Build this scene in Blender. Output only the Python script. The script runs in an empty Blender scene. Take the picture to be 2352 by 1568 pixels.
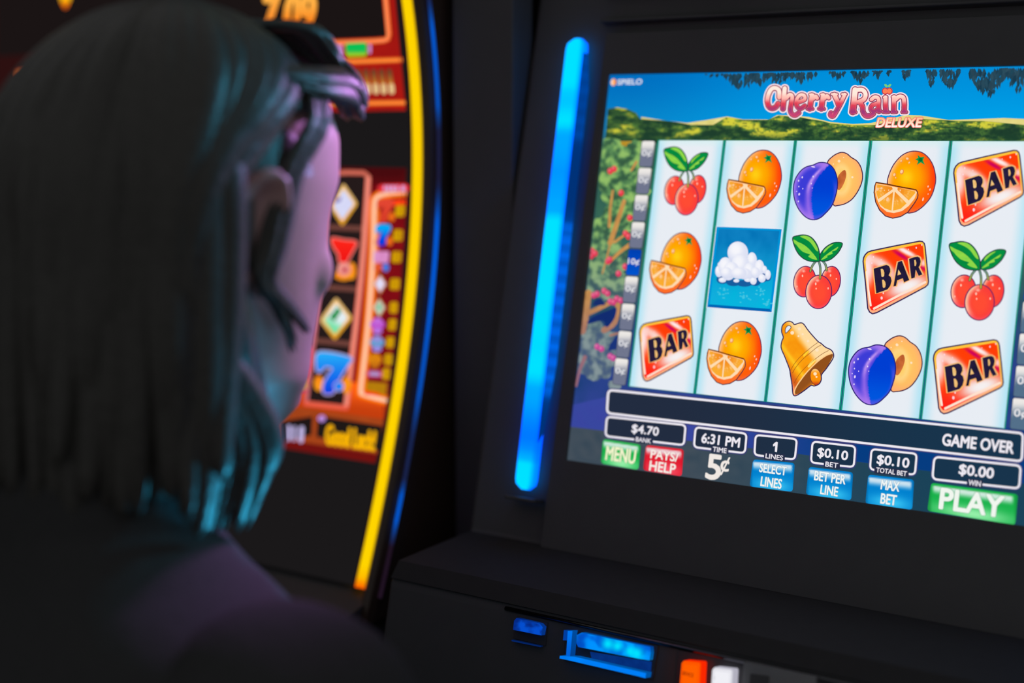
import bpy, bmesh, math, random
from mathutils import Vector, Matrix, noise
from mathutils.geometry import delaunay_2d_cdt

scn = bpy.context.scene
col = scn.collection
random.seed(7)

# ------------------------------------------------------------------ camera
CZ = 1.22                                   # camera height above the floor
RC = Matrix(((0.8344996283903977, 0.0813164100778551, -0.5449752395002349),
             (0.5510085028529852, -0.12315329734596966, 0.8253622811447874),
             (0.0, -0.9890505077117474, -0.14757741424464216)))
FPX, CX, CY = 3200.0, 1176.0, 784.0
CAM = Vector((0, 0, CZ))

cam_data = bpy.data.cameras.new('camera')
cam_data.sensor_width = 36.0
cam_data.lens = FPX / 2352.0 * 36.0
cam_data.clip_start = 0.02
cam_data.clip_end = 60
cam_data.dof.use_dof = True
cam_data.dof.focus_distance = 0.962
cam_data.dof.aperture_fstop = 2.1
cam = bpy.data.objects.new('camera', cam_data)
col.objects.link(cam)
right, up, back = RC.col[0], -RC.col[1], -RC.col[2]
m3 = Matrix((right, up, back)).transposed()
cam.matrix_world = Matrix.Translation(CAM) @ m3.to_4x4()
scn.camera = cam

# ------------------------------------------------------------------ world, view, lamps
world = bpy.data.worlds.new('dim_hall')
world.use_nodes = True
bgn = world.node_tree.nodes['Background']
bgn.inputs[0].default_value = (0.98, 1.0, 1.02, 1)
bgn.inputs[1].default_value = 0.17
scn.world = world
scn.view_settings.view_transform = 'Standard'
scn.view_settings.look = 'None'
scn.view_settings.exposure = 0.0
scn.view_settings.gamma = 1.0
scn.view_settings.use_curve_mapping = False


def spot(name, loc, target, energy, color, size_deg, radius=0.03, blend=0.6):
    d = bpy.data.lights.new(name, 'SPOT')
    d.energy = energy
    d.color = color
    d.spot_size = math.radians(size_deg)
    d.spot_blend = blend
    d.shadow_soft_size = radius
    o = bpy.data.objects.new(name, d)
    col.objects.link(o)
    o.location = loc
    o.rotation_euler = (Vector(target) - Vector(loc)).to_track_quat('-Z', 'Y').to_euler()
    return o


HEAD = Vector((-0.5970, 0.5554, CZ - 0.055))   # point between the ears
# added fill spots out of view over the right-hand screen, brightening face and hair
spot('face_fill_violet', (-0.47, 0.925, CZ + 0.125), HEAD + Vector((0.05, 0.05, -0.03)), 11.0, (0.78, 0.32, 1.0), 38)
spot('hair_fill_blue', (-0.30, 0.935, CZ + 0.16), HEAD + Vector((0.05, -0.02, 0.02)), 4.2, (0.10, 0.68, 1.0), 44)
# added blue fill from below, standing in for the bar's glow on the hair
spot('low_hair_fill_blue', (-0.40, 0.755, CZ - 0.40), HEAD + Vector((0.06, -0.03, -0.18)), 8.0, (0.04, 0.60, 1.0), 42, 0.02)


# ------------------------------------------------------------------ helpers: colour, materials, objects
def lin(c):
    out = []
    for v in c[:3]:
        v = v / 255.0
        out.append(v / 12.92 if v <= 0.04045 else ((v + 0.055) / 1.055) ** 2.4)
    return (out[0], out[1], out[2], 1.0)


def mixc(a, b, t):
    t = max(0.0, min(1.0, t))
    return tuple(a[i] + (b[i] - a[i]) * t for i in range(3))


def sstep(a, b, x):
    t = max(0.0, min(1.0, (x - a) / (b - a)))
    return t * t * (3 - 2 * t)


def pbr(name, color, rough=0.5, metal=0.0, spec=0.5, noise_scale=0, noise_amt=0.0, bump=0.0):
    m = bpy.data.materials.new(name)
    m.use_nodes = True
    nt = m.node_tree
    b = nt.nodes['Principled BSDF']
    b.inputs['Base Color'].default_value = (*color, 1)
    b.inputs['Roughness'].default_value = rough
    b.inputs['Metallic'].default_value = metal
    b.inputs['Specular IOR Level'].default_value = spec
    if noise_scale:
        tc = nt.nodes.new('ShaderNodeTexCoord')
        nz = nt.nodes.new('ShaderNodeTexNoise')
        nz.inputs['Scale'].default_value = noise_scale
        nz.inputs['Detail'].default_value = 4
        nt.links.new(tc.outputs['Object'], nz.inputs['Vector'])
        mx = nt.nodes.new('ShaderNodeMix')
        mx.data_type = 'RGBA'
        mx.inputs[6].default_value = (*[c * (1 - noise_amt) for c in color], 1)
        mx.inputs[7].default_value = (*[min(1, c * (1 + noise_amt)) for c in color], 1)
        nt.links.new(nz.outputs['Fac'], mx.inputs[0])
        nt.links.new(mx.outputs[2], b.inputs['Base Color'])
        if bump:
            bp = nt.nodes.new('ShaderNodeBump')
            bp.inputs['Strength'].default_value = bump
            bp.inputs['Distance'].default_value = 0.002
            nt.links.new(nz.outputs['Fac'], bp.inputs['Height'])
            nt.links.new(bp.outputs['Normal'], b.inputs['Normal'])
    return m


def emit_attr(name, strength=1.0):
    """lit picture: the display's own colours, stored per vertex"""
    m = bpy.data.materials.new(name)
    m.use_nodes = True
    nt = m.node_tree
    for n in list(nt.nodes):
        nt.nodes.remove(n)
    out = nt.nodes.new('ShaderNodeOutputMaterial')
    em = nt.nodes.new('ShaderNodeEmission')
    at = nt.nodes.new('ShaderNodeAttribute')
    at.attribute_name = 'Col'
    em.inputs['Strength'].default_value = strength
    nt.links.new(at.outputs['Color'], em.inputs['Color'])
    nt.links.new(em.outputs[0], out.inputs[0])
    return m


M = {
    'screen': emit_attr('lit_display'),
    'led': emit_attr('led_diffuser'),
    'black': pbr('black_plastic', (0.10, 0.10, 0.102), 0.55, spec=0.12, noise_scale=60, noise_amt=0.06),
    'gloss': pbr('gloss_black_plastic', (0.07, 0.07, 0.072), 0.24, spec=0.35, noise_scale=40, noise_amt=0.05),
    'brown': pbr('dark_bronze_plastic', (0.07, 0.045, 0.032), 0.35, spec=0.4, noise_scale=50, noise_amt=0.08),
    'chrome': pbr('chrome_trim', (0.72, 0.74, 0.78), 0.14, metal=1.0, noise_scale=80, noise_amt=0.03),
    'metal': pbr('brushed_grey_metal', (0.34, 0.33, 0.33), 0.42, metal=0.6, noise_scale=90, noise_amt=0.1),
    'matt': pbr('matt_dark_sheet', (0.045, 0.045, 0.046), 0.8, spec=0.1, noise_scale=120, noise_amt=0.1),
    'dark_chrome': pbr('black_chrome', (0.13, 0.13, 0.14), 0.18, metal=1.0, noise_scale=60, noise_amt=0.05),
    'wall': pbr('dark_wall_paint', (0.07, 0.07, 0.07), 0.85, spec=0.1, noise_scale=6, noise_amt=0.1),
    'carpet': pbr('dark_carpet', (0.07, 0.065, 0.07), 0.95, spec=0.05, noise_scale=120, noise_amt=0.3, bump=0.4),
    'skin': pbr('skin', (0.50, 0.29, 0.29), 0.48, spec=0.4, noise_scale=160, noise_amt=0.05, bump=0.08),
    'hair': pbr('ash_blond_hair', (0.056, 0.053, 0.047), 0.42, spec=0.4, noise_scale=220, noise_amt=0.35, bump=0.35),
    'cloth': pbr('black_knit', (0.05, 0.05, 0.051), 0.95, spec=0.05, noise_scale=300, noise_amt=0.2, bump=0.4),
    'leather': pbr('black_leather', (0.05, 0.05, 0.05), 0.5, spec=0.3, noise_scale=150, noise_amt=0.15, bump=0.3),
    'eye': pbr('eye_white', (0.75, 0.75, 0.72), 0.2),
}


def link(o, parent=None, mtx=None):
    col.objects.link(o)
    if parent:
        o.parent = parent
    if mtx is not None:
        if parent:
            o.matrix_parent_inverse = Matrix.Identity(4)
        o.matrix_local = mtx
    return o


def mesh_obj(name, bm, mat, parent=None, mtx=None, smooth=False):
    me = bpy.data.meshes.new(name)
    bm.normal_update()
    bm.to_mesh(me)
    bm.free()
    if smooth:
        for p in me.polygons:
            p.use_smooth = True
    me.materials.append(mat)
    return link(bpy.data.objects.new(name, me), parent, mtx)


def empty(name, loc, label, cat, group=None):
    o = bpy.data.objects.new(name, None)
    o.empty_display_size = 0.1
    o.location = loc
    col.objects.link(o)
    return tag(o, label, cat, group)


def tag(o, label=None, cat=None, group=None, kind=None):
    if label:
        o['label'] = label
    if cat:
        o['category'] = cat
    if group:
        o['group'] = group
    if kind:
        o['kind'] = kind
    return o


def add_box(bm, c, s, bevel=0.0, rot=None):
    r = bmesh.ops.create_cube(bm, size=1.0)
    vs = r['verts']
    for v in vs:
        v.co = Vector((v.co.x * s[0], v.co.y * s[1], v.co.z * s[2]))
        if rot is not None:
            v.co = rot @ v.co
        v.co += Vector(c)
    if bevel:
        es = list({e for v in vs for e in v.link_edges})
        bmesh.ops.bevel(bm, geom=es, offset=bevel, segments=3, profile=0.5, affect='EDGES')


def add_prism_x(bm, prof, x0, x1, bevel=0.0):
    """closed (y,z) profile extruded along x"""
    a = [bm.verts.new((x0, y, z)) for y, z in prof]
    b = [bm.verts.new((x1, y, z)) for y, z in prof]
    n = len(prof)
    fs = [bm.faces.new(a[::-1]), bm.faces.new(b)]
    for i in range(n):
        fs.append(bm.faces.new((a[i], a[(i + 1) % n], b[(i + 1) % n], b[i])))
    bmesh.ops.recalc_face_normals(bm, faces=fs)
    if bevel:
        es = list({e for f in fs for e in f.edges})
        bmesh.ops.bevel(bm, geom=es, offset=bevel, segments=3, profile=0.5, affect='EDGES')


def add_tube(bm, pts, rad, seg=8, cap=True, flat=1.0, flat_axis=None):
    """tube through points; rad number or list"""
    pts = [Vector(p) for p in pts]
    n = len(pts)
    rings = []
    prev = None
    for i, p in enumerate(pts):
        t = (pts[min(i + 1, n - 1)] - pts[max(i - 1, 0)]).normalized()
        ref = flat_axis[i] if flat_axis is not None else (prev if prev is not None else
                                                          (Vector((0, 0, 1)) if abs(t.z) < 0.9 else Vector((1, 0, 0))))
        u = (ref - t * ref.dot(t))
        if u.length < 1e-6:
            u = t.orthogonal()
        u.normalize()
        prev = u
        w = t.cross(u)
        r = rad[i] if isinstance(rad, (list, tuple)) else rad
        rings.append([bm.verts.new(p + (u * math.cos(2 * math.pi * k / seg) * flat + w * math.sin(2 * math.pi * k / seg)) * r)
                      for k in range(seg)])
    for i in range(n - 1):
        for k in range(seg):
            bm.faces.new((rings[i][k], rings[i][(k + 1) % seg], rings[i + 1][(k + 1) % seg], rings[i + 1][k]))
    if cap:
        bm.faces.new(rings[0][::-1])
        bm.faces.new(rings[-1])


# ------------------------------------------------------------------ measuring: photo pixel -> point on a real surface
def ray(px, py):
    return RC @ Vector(((px - CX) / FPX, (py - CY) / FPX, 1.0))


class PlaneMap:
    """a flat surface; turns photo pixels into the plane's own millimetre-true 2-D coordinates"""

    def __init__(self, origin, ax, n):
        self.o = Vector(origin)
        self.n = Vector(n).normalized()
        self.x = Vector(ax).normalized()
        self.y = self.n.cross(self.x)
        self.mtx = Matrix((self.x, self.y, self.n)).transposed().to_4x4()
        self.mtx.translation = self.o

    def __call__(self, p):
        d = ray(*p)
        h = CAM + d * ((self.o - CAM).dot(self.n) / d.dot(self.n)) - self.o
        return (h.dot(self.x), h.dot(self.y))


class CurveMap:
    """a display curved in profile (y,z), straight along x; turns pixels into (x, y, z) on it"""

    def __init__(self, prof, off):
        self.p = [Vector((y, z)) for y, z in prof]
        self.off = off

    def at(self, p, lift):
        d = ray(*p)
        P = self.p
        for i in range(len(P) - 1):
            a, b = P[i], P[i + 1]
            e = b - a
            nn = Vector((-e.y, e.x)).normalized()
            if nn.x > 0:
                nn = -nn
            a2 = a - nn * self.off + nn * lift
            # camera at (0,0) in the relative frame
            den = d.y * e.y - d.z * e.x
            t = (a2.x * e.y - a2.y * e.x) / den
            s = (a2.x * d.z - a2.y * d.y) / den if True else 0
            hit = Vector((d.y, d.z)) * t
            s = (hit - a2).dot(e) / e.length_squared
            if (i == 0 or s >= 0) and (s <= 1 or i == len(P) - 2):
                return (d.x * t, hit.x, hit.y + CZ)
        return (d.x, d.y, d.z + CZ)


# ------------------------------------------------------------------ drawing lit pictures (flat shapes lying on a display)
def crop(ox, oy, s):
    return lambda pts: [(ox + x / s, oy + y / s) for x, y in pts]


def cat_rom(pts, n=6, closed=True):
    out = []
    N = len(pts)
    rng = range(N if closed else N - 1)
    for i in rng:
        p0, p1, p2, p3 = [pts[(i + k - 1) % N] if closed else pts[max(0, min(N - 1, i + k - 1))] for k in range(4)]
        for j in range(n):
            t = j / n
            out.append(tuple(0.5 * ((2 * p1[k]) + (-p0[k] + p2[k]) * t + (2 * p0[k] - 5 * p1[k] + 4 * p2[k] - p3[k]) * t * t +
                                    (-p0[k] + 3 * p1[k] - 3 * p2[k] + p3[k]) * t ** 3) for k in range(2)))
    if not closed:
        out.append(tuple(pts[-1]))
    return out


def ell(cx, cy, rx, ry, ang=0, n=32):
    c, s = math.cos(math.radians(ang)), math.sin(math.radians(ang))
    return [(cx + rx * math.cos(2 * math.pi * k / n) * c - ry * math.sin(2 * math.pi * k / n) * s,
             cy + rx * math.cos(2 * math.pi * k / n) * s + ry * math.sin(2 * math.pi * k / n) * c) for k in range(n)]


def rrect(q, r, n=5):
    """rounded quad; q = TL,TR,BR,BL; r = corner radius in the same unit"""
    out = []
    for i in range(4):
        p, a, b = Vector(q[i]), Vector(q[i - 1]), Vector(q[(i + 1) % 4])
        da, db = (a - p).normalized(), (b - p).normalized()
        p0, p2 = p + da * r, p + db * r
        for k in range(n + 1):
            t = k / n
            out.append(tuple(p0 * (1 - t) ** 2 + p * 2 * t * (1 - t) + p2 * t * t))
    return out


def inside(p, poly):
    x, y = p
    c = False
    j = len(poly) - 1
    for i in range(len(poly)):
        xi, yi = poly[i]
        xj, yj = poly[j]
        if (yi > y) != (yj > y) and x < (xj - xi) * (y - yi) / (yj - yi) + xi:
            c = not c
        j = i
    return c


class Art:
    """collects coloured flat shapes given in photo pixels and lays them on a display as one mesh"""
    LIFT = 0.00022

    def __init__(self, pm, layer=1.0):
        self.pm = pm
        self.v, self.f, self.c = [], [], []
        self.layer = layer

    def put(self, p, layer):
        if isinstance(self.pm, PlaneMap):
            x, y = self.pm(p)
            return (x, y, layer * self.LIFT)
        return self.pm.at(p, layer * self.LIFT * 1.5)

    def tri(self, pts, faces, color, layer):
        b = len(self.v)
        for p in pts:
            self.v.append(self.put(p, layer))
            cc = color(p) if callable(color) else color
            self.c.append(lin(cc))
        for f in faces:
            self.f.append(tuple(i + b for i in f))

    def poly(self, pts, color, layer=None, step=None):
        layer = self.layer if layer is None else layer
        pts = [tuple(p) for p in pts]
        n = len(pts)
        vs = [Vector(p) for p in pts]
        es = [(i, (i + 1) % n) for i in range(n)]
        if step:
            x0, x1 = min(p[0] for p in pts), max(p[0] for p in pts)
            y0, y1 = min(p[1] for p in pts), max(p[1] for p in pts)
            y = y0 + step * 0.5
            k = 0
            while y < y1:
                x = x0 + step * (0.5 + 0.5 * (k % 2))
                while x < x1:
                    if inside((x, y), pts):
                        vs.append(Vector((x, y)))
                    x += step
                y += step * 0.87
                k += 1
        r = delaunay_2d_cdt(vs, es, [list(range(n))], 1, 1e-6)
        self.tri([tuple(p) for p in r[0]], r[2], color, layer)

    def stroke(self, pts, w, color, layer=None, closed=False, caps=True):
        layer = self.layer if layer is None else layer
        P = [Vector(p) for p in pts]
        n = len(P)
        if n < 2:
            return
        L, R = [], []
        for i in range(n):
            if closed:
                a, b = P[i - 1], P[(i + 1) % n]
            else:
                a, b = P[max(0, i - 1)], P[min(n - 1, i + 1)]
            t = (b - a)
            if t.length < 1e-9:
                t = Vector((1, 0))
            t.normalize()
            nn = Vector((-t.y, t.x))
            ww = (w(i / max(1, n - 1)) if callable(w) else w) * 0.5
            L.append(tuple(P[i] + nn * ww))
            R.append(tuple(P[i] - nn * ww))
        m = n if closed else n - 1
        faces = [(i, (i + 1) % n, n + (i + 1) % n, n + i) for i in range(m)]
        self.tri(L + R, faces, color, layer)
        if caps and not closed:
            for q, i in ((P[0], 0), (P[-1], 1)):
                ww = (w(i) if callable(w) else w) * 0.5
                self.tri(ell(q.x, q.y, ww, ww, n=14), [tuple(range(14))], color, layer)

    def text(self, s, center, wpx, hpx, color, layer=None, bold=0.0, shear=0.0, slope=None, outline=None):
        """lettering centred at a pixel, wpx wide and hpx tall (cap height)"""
        layer = self.layer if layer is None else layer
        if outline:
            self.text(s, center, wpx, hpx, outline[0], layer - 0.5, bold + outline[1], shear, slope)
        gv, gf = glyphs(s, 0.0, shear)
        xs = [v[0] for v in gv]
        ys = [v[1] for v in gv]
        x0, x1, y0, y1 = min(xs), max(xs), min(ys), max(ys)
        flat = isinstance(self.pm, PlaneMap)
        if flat:
            c = Vector(self.pm(center))
            dx = (Vector(self.pm((center[0] + 2, center[1]))) - Vector(self.pm((center[0] - 2, center[1]))))
            dy = (Vector(self.pm((center[0], center[1] + 2))) - Vector(self.pm((center[0], center[1] - 2))))
            sx = abs(dx.x) / 4 * wpx / (x1 - x0)
            sy = abs(dy.y) / 4 * hpx / (y1 - y0)
        else:
            sl = slope or 0.0
            sx, sy = wpx / (x1 - x0), hpx / (y1 - y0)
        # heavier weights: the same glyph laid around itself
        sb_ = sy if not flat else sy
        offs = [(0, 0)] + ([(bold * math.cos(k * math.pi / 4) * sb_ * .85, bold * math.sin(k * math.pi / 4) * sb_ * .85) for k in range(8)] if bold else [])
        for ox, oy in offs:
            b = len(self.v)
            pts = []
            for v in gv:
                lx, ly = (v[0] - (x0 + x1) / 2) * sx + ox, (v[1] - (y0 + y1) / 2) * sy + oy
                if flat:
                    self.v.append((c.x + lx, c.y + ly, layer * self.LIFT))
                    self.c.append(lin(color((v[1] - y0) / (y1 - y0)) if callable(color) else color))
                else:
                    pts.append((center[0] + lx + 0.08 * ly, center[1] - ly + sl * lx))
            if flat:
                for f in gf:
                    self.f.append(tuple(i + b for i in f))
            else:
                self.tri(pts, gf, color, layer)

    def build(self, name, parent, mat=None, dx=None):
        me = bpy.data.meshes.new(name)
        me.from_pydata(self.v, [], self.f)
        at = me.color_attributes.new('Col', 'FLOAT_COLOR', 'POINT')
        for i, c in enumerate(self.c):
            at.data[i].color = c
        me.materials.append(mat or M['screen'])
        o = bpy.data.objects.new(name, me)
        col.objects.link(o)
        o.parent = parent
        return o


_gl = {}


def glyphs(s, off, shear):
    key = (s, round(off, 4), round(shear, 3))
    if key in _gl:
        return _gl[key]
    cu = bpy.data.curves.new('lettering', 'FONT')
    cu.body = s
    cu.size = 1.0
    cu.offset = off
    cu.shear = shear
    cu.resolution_u = 4
    cu.fill_mode = 'FRONT'
    o = bpy.data.objects.new('lettering', cu)
    col.objects.link(o)
    dg = bpy.context.evaluated_depsgraph_get()
    dg.update()
    me = bpy.data.meshes.new_from_object(o.evaluated_get(dg))
    r = ([(v.co.x, v.co.y) for v in me.vertices], [tuple(p.vertices) for p in me.polygons])
    bpy.data.objects.remove(o)
    bpy.data.curves.remove(cu)
    bpy.data.meshes.remove(me)
    _gl[key] = r
    return r


def nz(x, y, sc, seed=0.0, oct=3):
    return noise.fractal(Vector((x * sc, y * sc, seed)), 0.8, 2.0, oct) * 0.5 + 0.5


def put_copy(src, parent, dx, dy=0.0, dz=0.0):
    c = src.copy()
    col.objects.link(c)
    c.parent = parent
    c.location = src.location + Vector((dx, dy, dz))
    return c


# ================================================================== SETTING
bm = bmesh.new()
add_box(bm, (-0.6, 0.6, -0.05), (9, 7, 0.1))
tag(mesh_obj('floor', bm, M['carpet']), kind='structure')
bm = bmesh.new()
add_box(bm, (-0.6, 3.05, 1.5), (9, 0.1, 3.0))
tag(mesh_obj('wall_back', bm, M['wall']), kind='structure')
bm = bmesh.new()
add_box(bm, (-5.05, 0.6, 1.5), (0.1, 7, 3.0))
tag(mesh_obj('wall_left', bm, M['wall']), kind='structure')

bm = bmesh.new()
add_box(bm, (-0.6565, 0.965, 0.86), (0.060, 0.03, 1.70), 0.002)  # panel added so the gap between the machines doesn't render too black
tag(mesh_obj('gap_filler_1', bm, M['black']), kind='structure')

# ================================================================== SLOT MACHINE WITH THE FRUIT REELS
TW = CAM + Vector((-0.4962258455798482, 0.9529186625180741, -0.005100830856304861))   # top left corner of the reels
NS = Vector((0.0, -0.972185242, 0.234213268))                                          # the screen leans back
SP = PlaneMap(TW, (1, 0, 0), NS)
RW, RH = 0.05526, 0.188                                                                # one reel, all three rows
main = empty('slot_machine', (-0.352, 0.93, 0.0),
             'black slot machine with five bright fruit reels beside a glowing blue bar', 'slot machine', 'slot machines')
MINV = Matrix.Translation(-main.location)


def wm(mtx):
    return MINV @ mtx


# ---- cabinet: profile in (y, z)
upv = SP.y.copy()


def on_screen(s, d=0.0):
    """point of the profile: s metres above the reel top along the screen, d metres out of it"""
    p = TW + upv * s + NS * d
    return (p.y, p.z)


YF, ZF = 0.78, CZ - 0.3275                                # front edge of the ledge under the screen
LP0 = Vector((-0.352, YF, ZF))
LP = PlaneMap(LP0, (1, 0, 0), NS)                         # the lower panel, parallel to the screen
low = LP0 - LP.y * 0.16
sb = on_screen(-0.318, -0.004)
st = on_screen(0.46, -0.004)
prof = [on_screen(0.46, -0.004), on_screen(-0.318, -0.004), (YF + 0.01, ZF + 0.012), (YF, ZF), (low.y, low.z),
        (low.y + 0.05, low.z - 0.05), (0.86, 0.55), (0.90, 0.02), (1.45, 0.02), (1.50, st[1])]
bm = bmesh.new()
add_prism_x(bm, [(y - main.location.y, z) for y, z in prof], -0.272, 0.272, 0.004)
mesh_obj('cabinet', bm, M['black'], main)

# ---- bezel: four bars around the picture, standing 2 mm proud of it
q = [SP(p) for p in ((1402, 172), (2516, 150), (2500, 1228), (1303, 1055))]
x0, y0 = -0.0485, q[0][1]
TLb, BLb = SP((1401, 172)), SP((1303, 1056))
TRx = RW * 5 - TLb[0]
yt, yb = TLb[1], BLb[1]
ybr = SP((2338, 1205))[1]
bm = bmesh.new()


def quad_bar(bm, pts, z0, z1):
    a = [bm.verts.new((x, y, z0)) for x, y in pts]
    b = [bm.verts.new((x, y, z1)) for x, y in pts]
    fs = [bm.faces.new(a[::-1]), bm.faces.new(b)]
    n = len(pts)
    for i in range(n):
        fs.append(bm.faces.new((a[i], a[(i + 1) % n], b[(i + 1) % n], b[i])))
    bmesh.ops.recalc_face_normals(bm, faces=fs)


# opening corners in the plane
oTL, oBL = TLb, BLb
oTR, oBR = (TRx, SP((2352, 153))[1]), (TRx, ybr)
X0, X1, Y0, Y1 = oBL[0] - 0.012, TRx + 0.016, 0.084, -0.318
quad_bar(bm, [(X0, Y0), (X1, Y0), oTR, oTL], -0.006, 0.003)
quad_bar(bm, [oTL, oBL, (X0, Y1), (X0, Y0)], -0.006, 0.003)
quad_bar(bm, [oBL, oBR, (X1, Y1), (X0, Y1)], -0.006, 0.003)
quad_bar(bm, [oTR, (X1, Y0), (X1, Y1), oBR], -0.006, 0.003)
mesh_obj('bezel', bm, M['black'], main, wm(SP.mtx))
# creases of the header above the screen
for yy, h in ((0.094, 0.003), (0.118, 0.0035)):
    bm = bmesh.new()
    add_box(bm, (RW * 2.5, yy, 0.0), (0.40, h, 0.010), 0.0012)
    mesh_obj('header_trim', bm, M['gloss'], main, wm(SP.mtx))

# ---- the display: backdrop picture is the screen's own mesh
bg = Art(SP, 0)


def Pk(x, y):
    """plane coords -> photo pixel of the screen (used only to lay out the picture)"""
    w = TW + SP.x * x + SP.y * y - CAM
    c = RC.transposed() @ w
    return (CX + FPX * c.x / c.z, CY + FPX * c.y / c.z)


def sky(p):
    t = sstep(150, 330, p[1])
    u = sstep(1400, 1900, p[0])
    a = mixc((0, 108, 190), (0, 142, 218), u)
    b = mixc((10, 140, 205), (0, 166, 236), u)
    return mixc(a, b, t)


ptl, ptr, pbr_, pbl = Pk(*oTL), Pk(*oTR), Pk(*oBR), Pk(*oBL)
full = [ptl, ptr, pbr_, pbl]


def backdrop(p):
    x, y = p
    lean = (x - 1402) + (y - 172) * 0.112
    if y < 300:
        return sky(p)
    k = sstep(560, 860, y)
    a = mixc((40, 84, 74), (28, 62, 118), k)
    b = mixc((62, 112, 92), (52, 68, 150), k)
    return mixc(a, b, nz(x, y, 0.02, 3))


bg.poly(full, backdrop, 0, step=16)
C_A, C_B = crop(1280, 140, 4.3556), crop(1812, 140, 4.3556)
C_C, C_D = crop(1280, 480, 4.3556), crop(1812, 480, 4.3556)
C_E, C_F = crop(1280, 820, 4.3556), crop(1812, 860, 4.3556)
# slate strip below
yl = C_E([(130, 695), (2352, 960)]) + C_F([(1290, 965), (2352, 1090)])
bg.poly([yl[0], yl[1], yl[3], (2500, 1135), pbr_, pbl],
        lambda p: mixc(mixc((72, 82, 92), (54, 70, 84), nz(p[0], p[1], .05)), (26, 66, 88), sstep(1500, 2200, p[0])), 0.5, step=18)
# blue field above the slate strip, right part darker
bg.poly([(1313, 930), (1440, 900), (2500, 1000), (2500, 1135), yl[3], yl[1], yl[0]],
        lambda p: mixc(mixc((54, 74, 158), (60, 66, 160), nz(p[0], p[1], .04)), (6, 60, 128), sstep(1600, 2000, p[0])), 0.45, step=18)
# far ridge, pale yellow
ridge = C_A([(840, 560), (1100, 600), (1300, 620), (1500, 590), (1700, 555), (1860, 585), (2120, 585), (2200, 540), (2352, 545)]) + \
    C_B([(200, 560), (420, 610), (640, 630), (820, 620), (1180, 540), (1320, 545), (1600, 590), (1900, 580), (2150, 570), (2352, 580)]) + [(2500, 262), (2500, 318)] + \
    C_A([(2352, 700), (840, 700)])
bg.poly(ridge, lambda p: mixc((240, 226, 150), (214, 200, 110), nz(p[0], p[1], .05)), 0.3, step=8)


def hillcol(p):
    n = nz(p[0] + 9 * nz(p[1], p[0], .06), p[1] * 2.6, 0.017, 1.0, 3)
    m = nz(p[0], p[1] * 2.2, 0.075, 5.0, 3)
    c = mixc((30, 62, 44), (84, 126, 56), sstep(.36, .60, n * .6 + m * .4))
    c = mixc(c, (214, 208, 62), sstep(.55, .68, n * .75 + m * .25))
    c = mixc(c, (24, 50, 42), sstep(.60, .75, m) * .5)
    return mixc(c, (30, 66, 46), sstep(300, 322, p[1]) * .55)


hill = C_A([(505, 480), (600, 465), (700, 480), (790, 520), (830, 580), (960, 590), (1060, 595), (1180, 610), (1340, 640), (1560, 640), (1690, 565),
            (1760, 570), (1860, 590), (2100, 590), (2220, 545), (2352, 560)]) + \
    C_B([(100, 560), (200, 580), (330, 600), (420, 625), (640, 640), (860, 640), (1000, 610), (1320, 580), (1500, 590), (1700, 600), (1950, 600), (2352, 640)]) + \
    [(2500, 288), (2500, 328)] + [(2352, 328), (1512, 328), (1488, 326)] + C_A([(840, 800), (480, 800)])
bg.poly(hill, hillcol, 0.6, step=3.6)
# yellow meadow patch by the tree
bg.poly(C_A([(560, 805), (840, 800), (840, 880), (700, 915), (560, 850)]), lambda p: mixc((206, 160, 40), (170, 130, 40), nz(p[0], p[1], .1)), 0.7, step=5)

# tree at the left edge of the picture


def leafcol(p):
    n = nz(p[0], p[1], 0.05, 2.0, 3)
    k = sstep(470, 820, p[1])
    a = mixc((84, 134, 84), (96, 116, 128), k)
    b = mixc((146, 190, 104), (132, 148, 152), k)
    d = mixc((54, 92, 66), (72, 92, 124), k)
    c = mixc(a, b, sstep(.45, .7, n))
    return mixc(c, d, sstep(.5, .32, n))


def blobby(cx, cy, r, sq=1.0, seed=0, n=26):
    return [(cx + r * (1 + .32 * (noise.noise(Vector((math.cos(2 * math.pi * k / n) * 1.9 + seed, math.sin(2 * math.pi * k / n) * 1.9, seed)))))
             * math.cos(2 * math.pi * k / n), cy + r * sq * (1 + .32 * (noise.noise(Vector((math.cos(2 * math.pi * k / n) * 1.9, seed * 3,
             math.sin(2 * math.pi * k / n) * 1.9))))) * math.sin(2 * math.pi * k / n)) for k in range(n)]


def clipx(pts):
    """keep foliage inside the left edge of the picture"""
    out = []
    for x, y in pts:
        xe = 1402 - (y - 172) * 99 / 883 + 1
        out.append((max(x, xe), y))
    return out


leaf_blobs = [(1402, 350, 34), (1432, 372, 36), (1462, 345, 24), (1396, 400, 38), (1436, 420, 40), (1468, 405, 30), (1404, 445, 26), (1448, 462, 32),
              (1470, 470, 22), (1412, 500, 30), (1445, 510, 22), (1380, 530, 30), (1372, 560, 36), (1402, 560, 26), (1420, 600, 24), (1368, 610, 34),
              (1394, 632, 34), (1368, 650, 24), (1420, 640, 20), (1390, 664, 26), (1424, 675, 16), (1356, 770, 36), (1372, 800, 40), (1400, 780, 22),
              (1346, 830, 30), (1384, 840, 28), (1365, 850, 24), (1404, 818, 22), (1470, 360, 20), (1474, 440, 20), (1412, 885, 14)]
for i, (a, b, r) in enumerate(leaf_blobs):
    bg.poly(clipx(blobby(a, b, r, 1.0, i * 1.7)), leafcol, 0.8 + i * 0.01, step=4.5)
orng = lambda p: mixc(mixc((222, 166, 92), (176, 122, 66), nz(p[0], p[1], .08)), (150, 104, 120), sstep(640, 860, p[1]))
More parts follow.
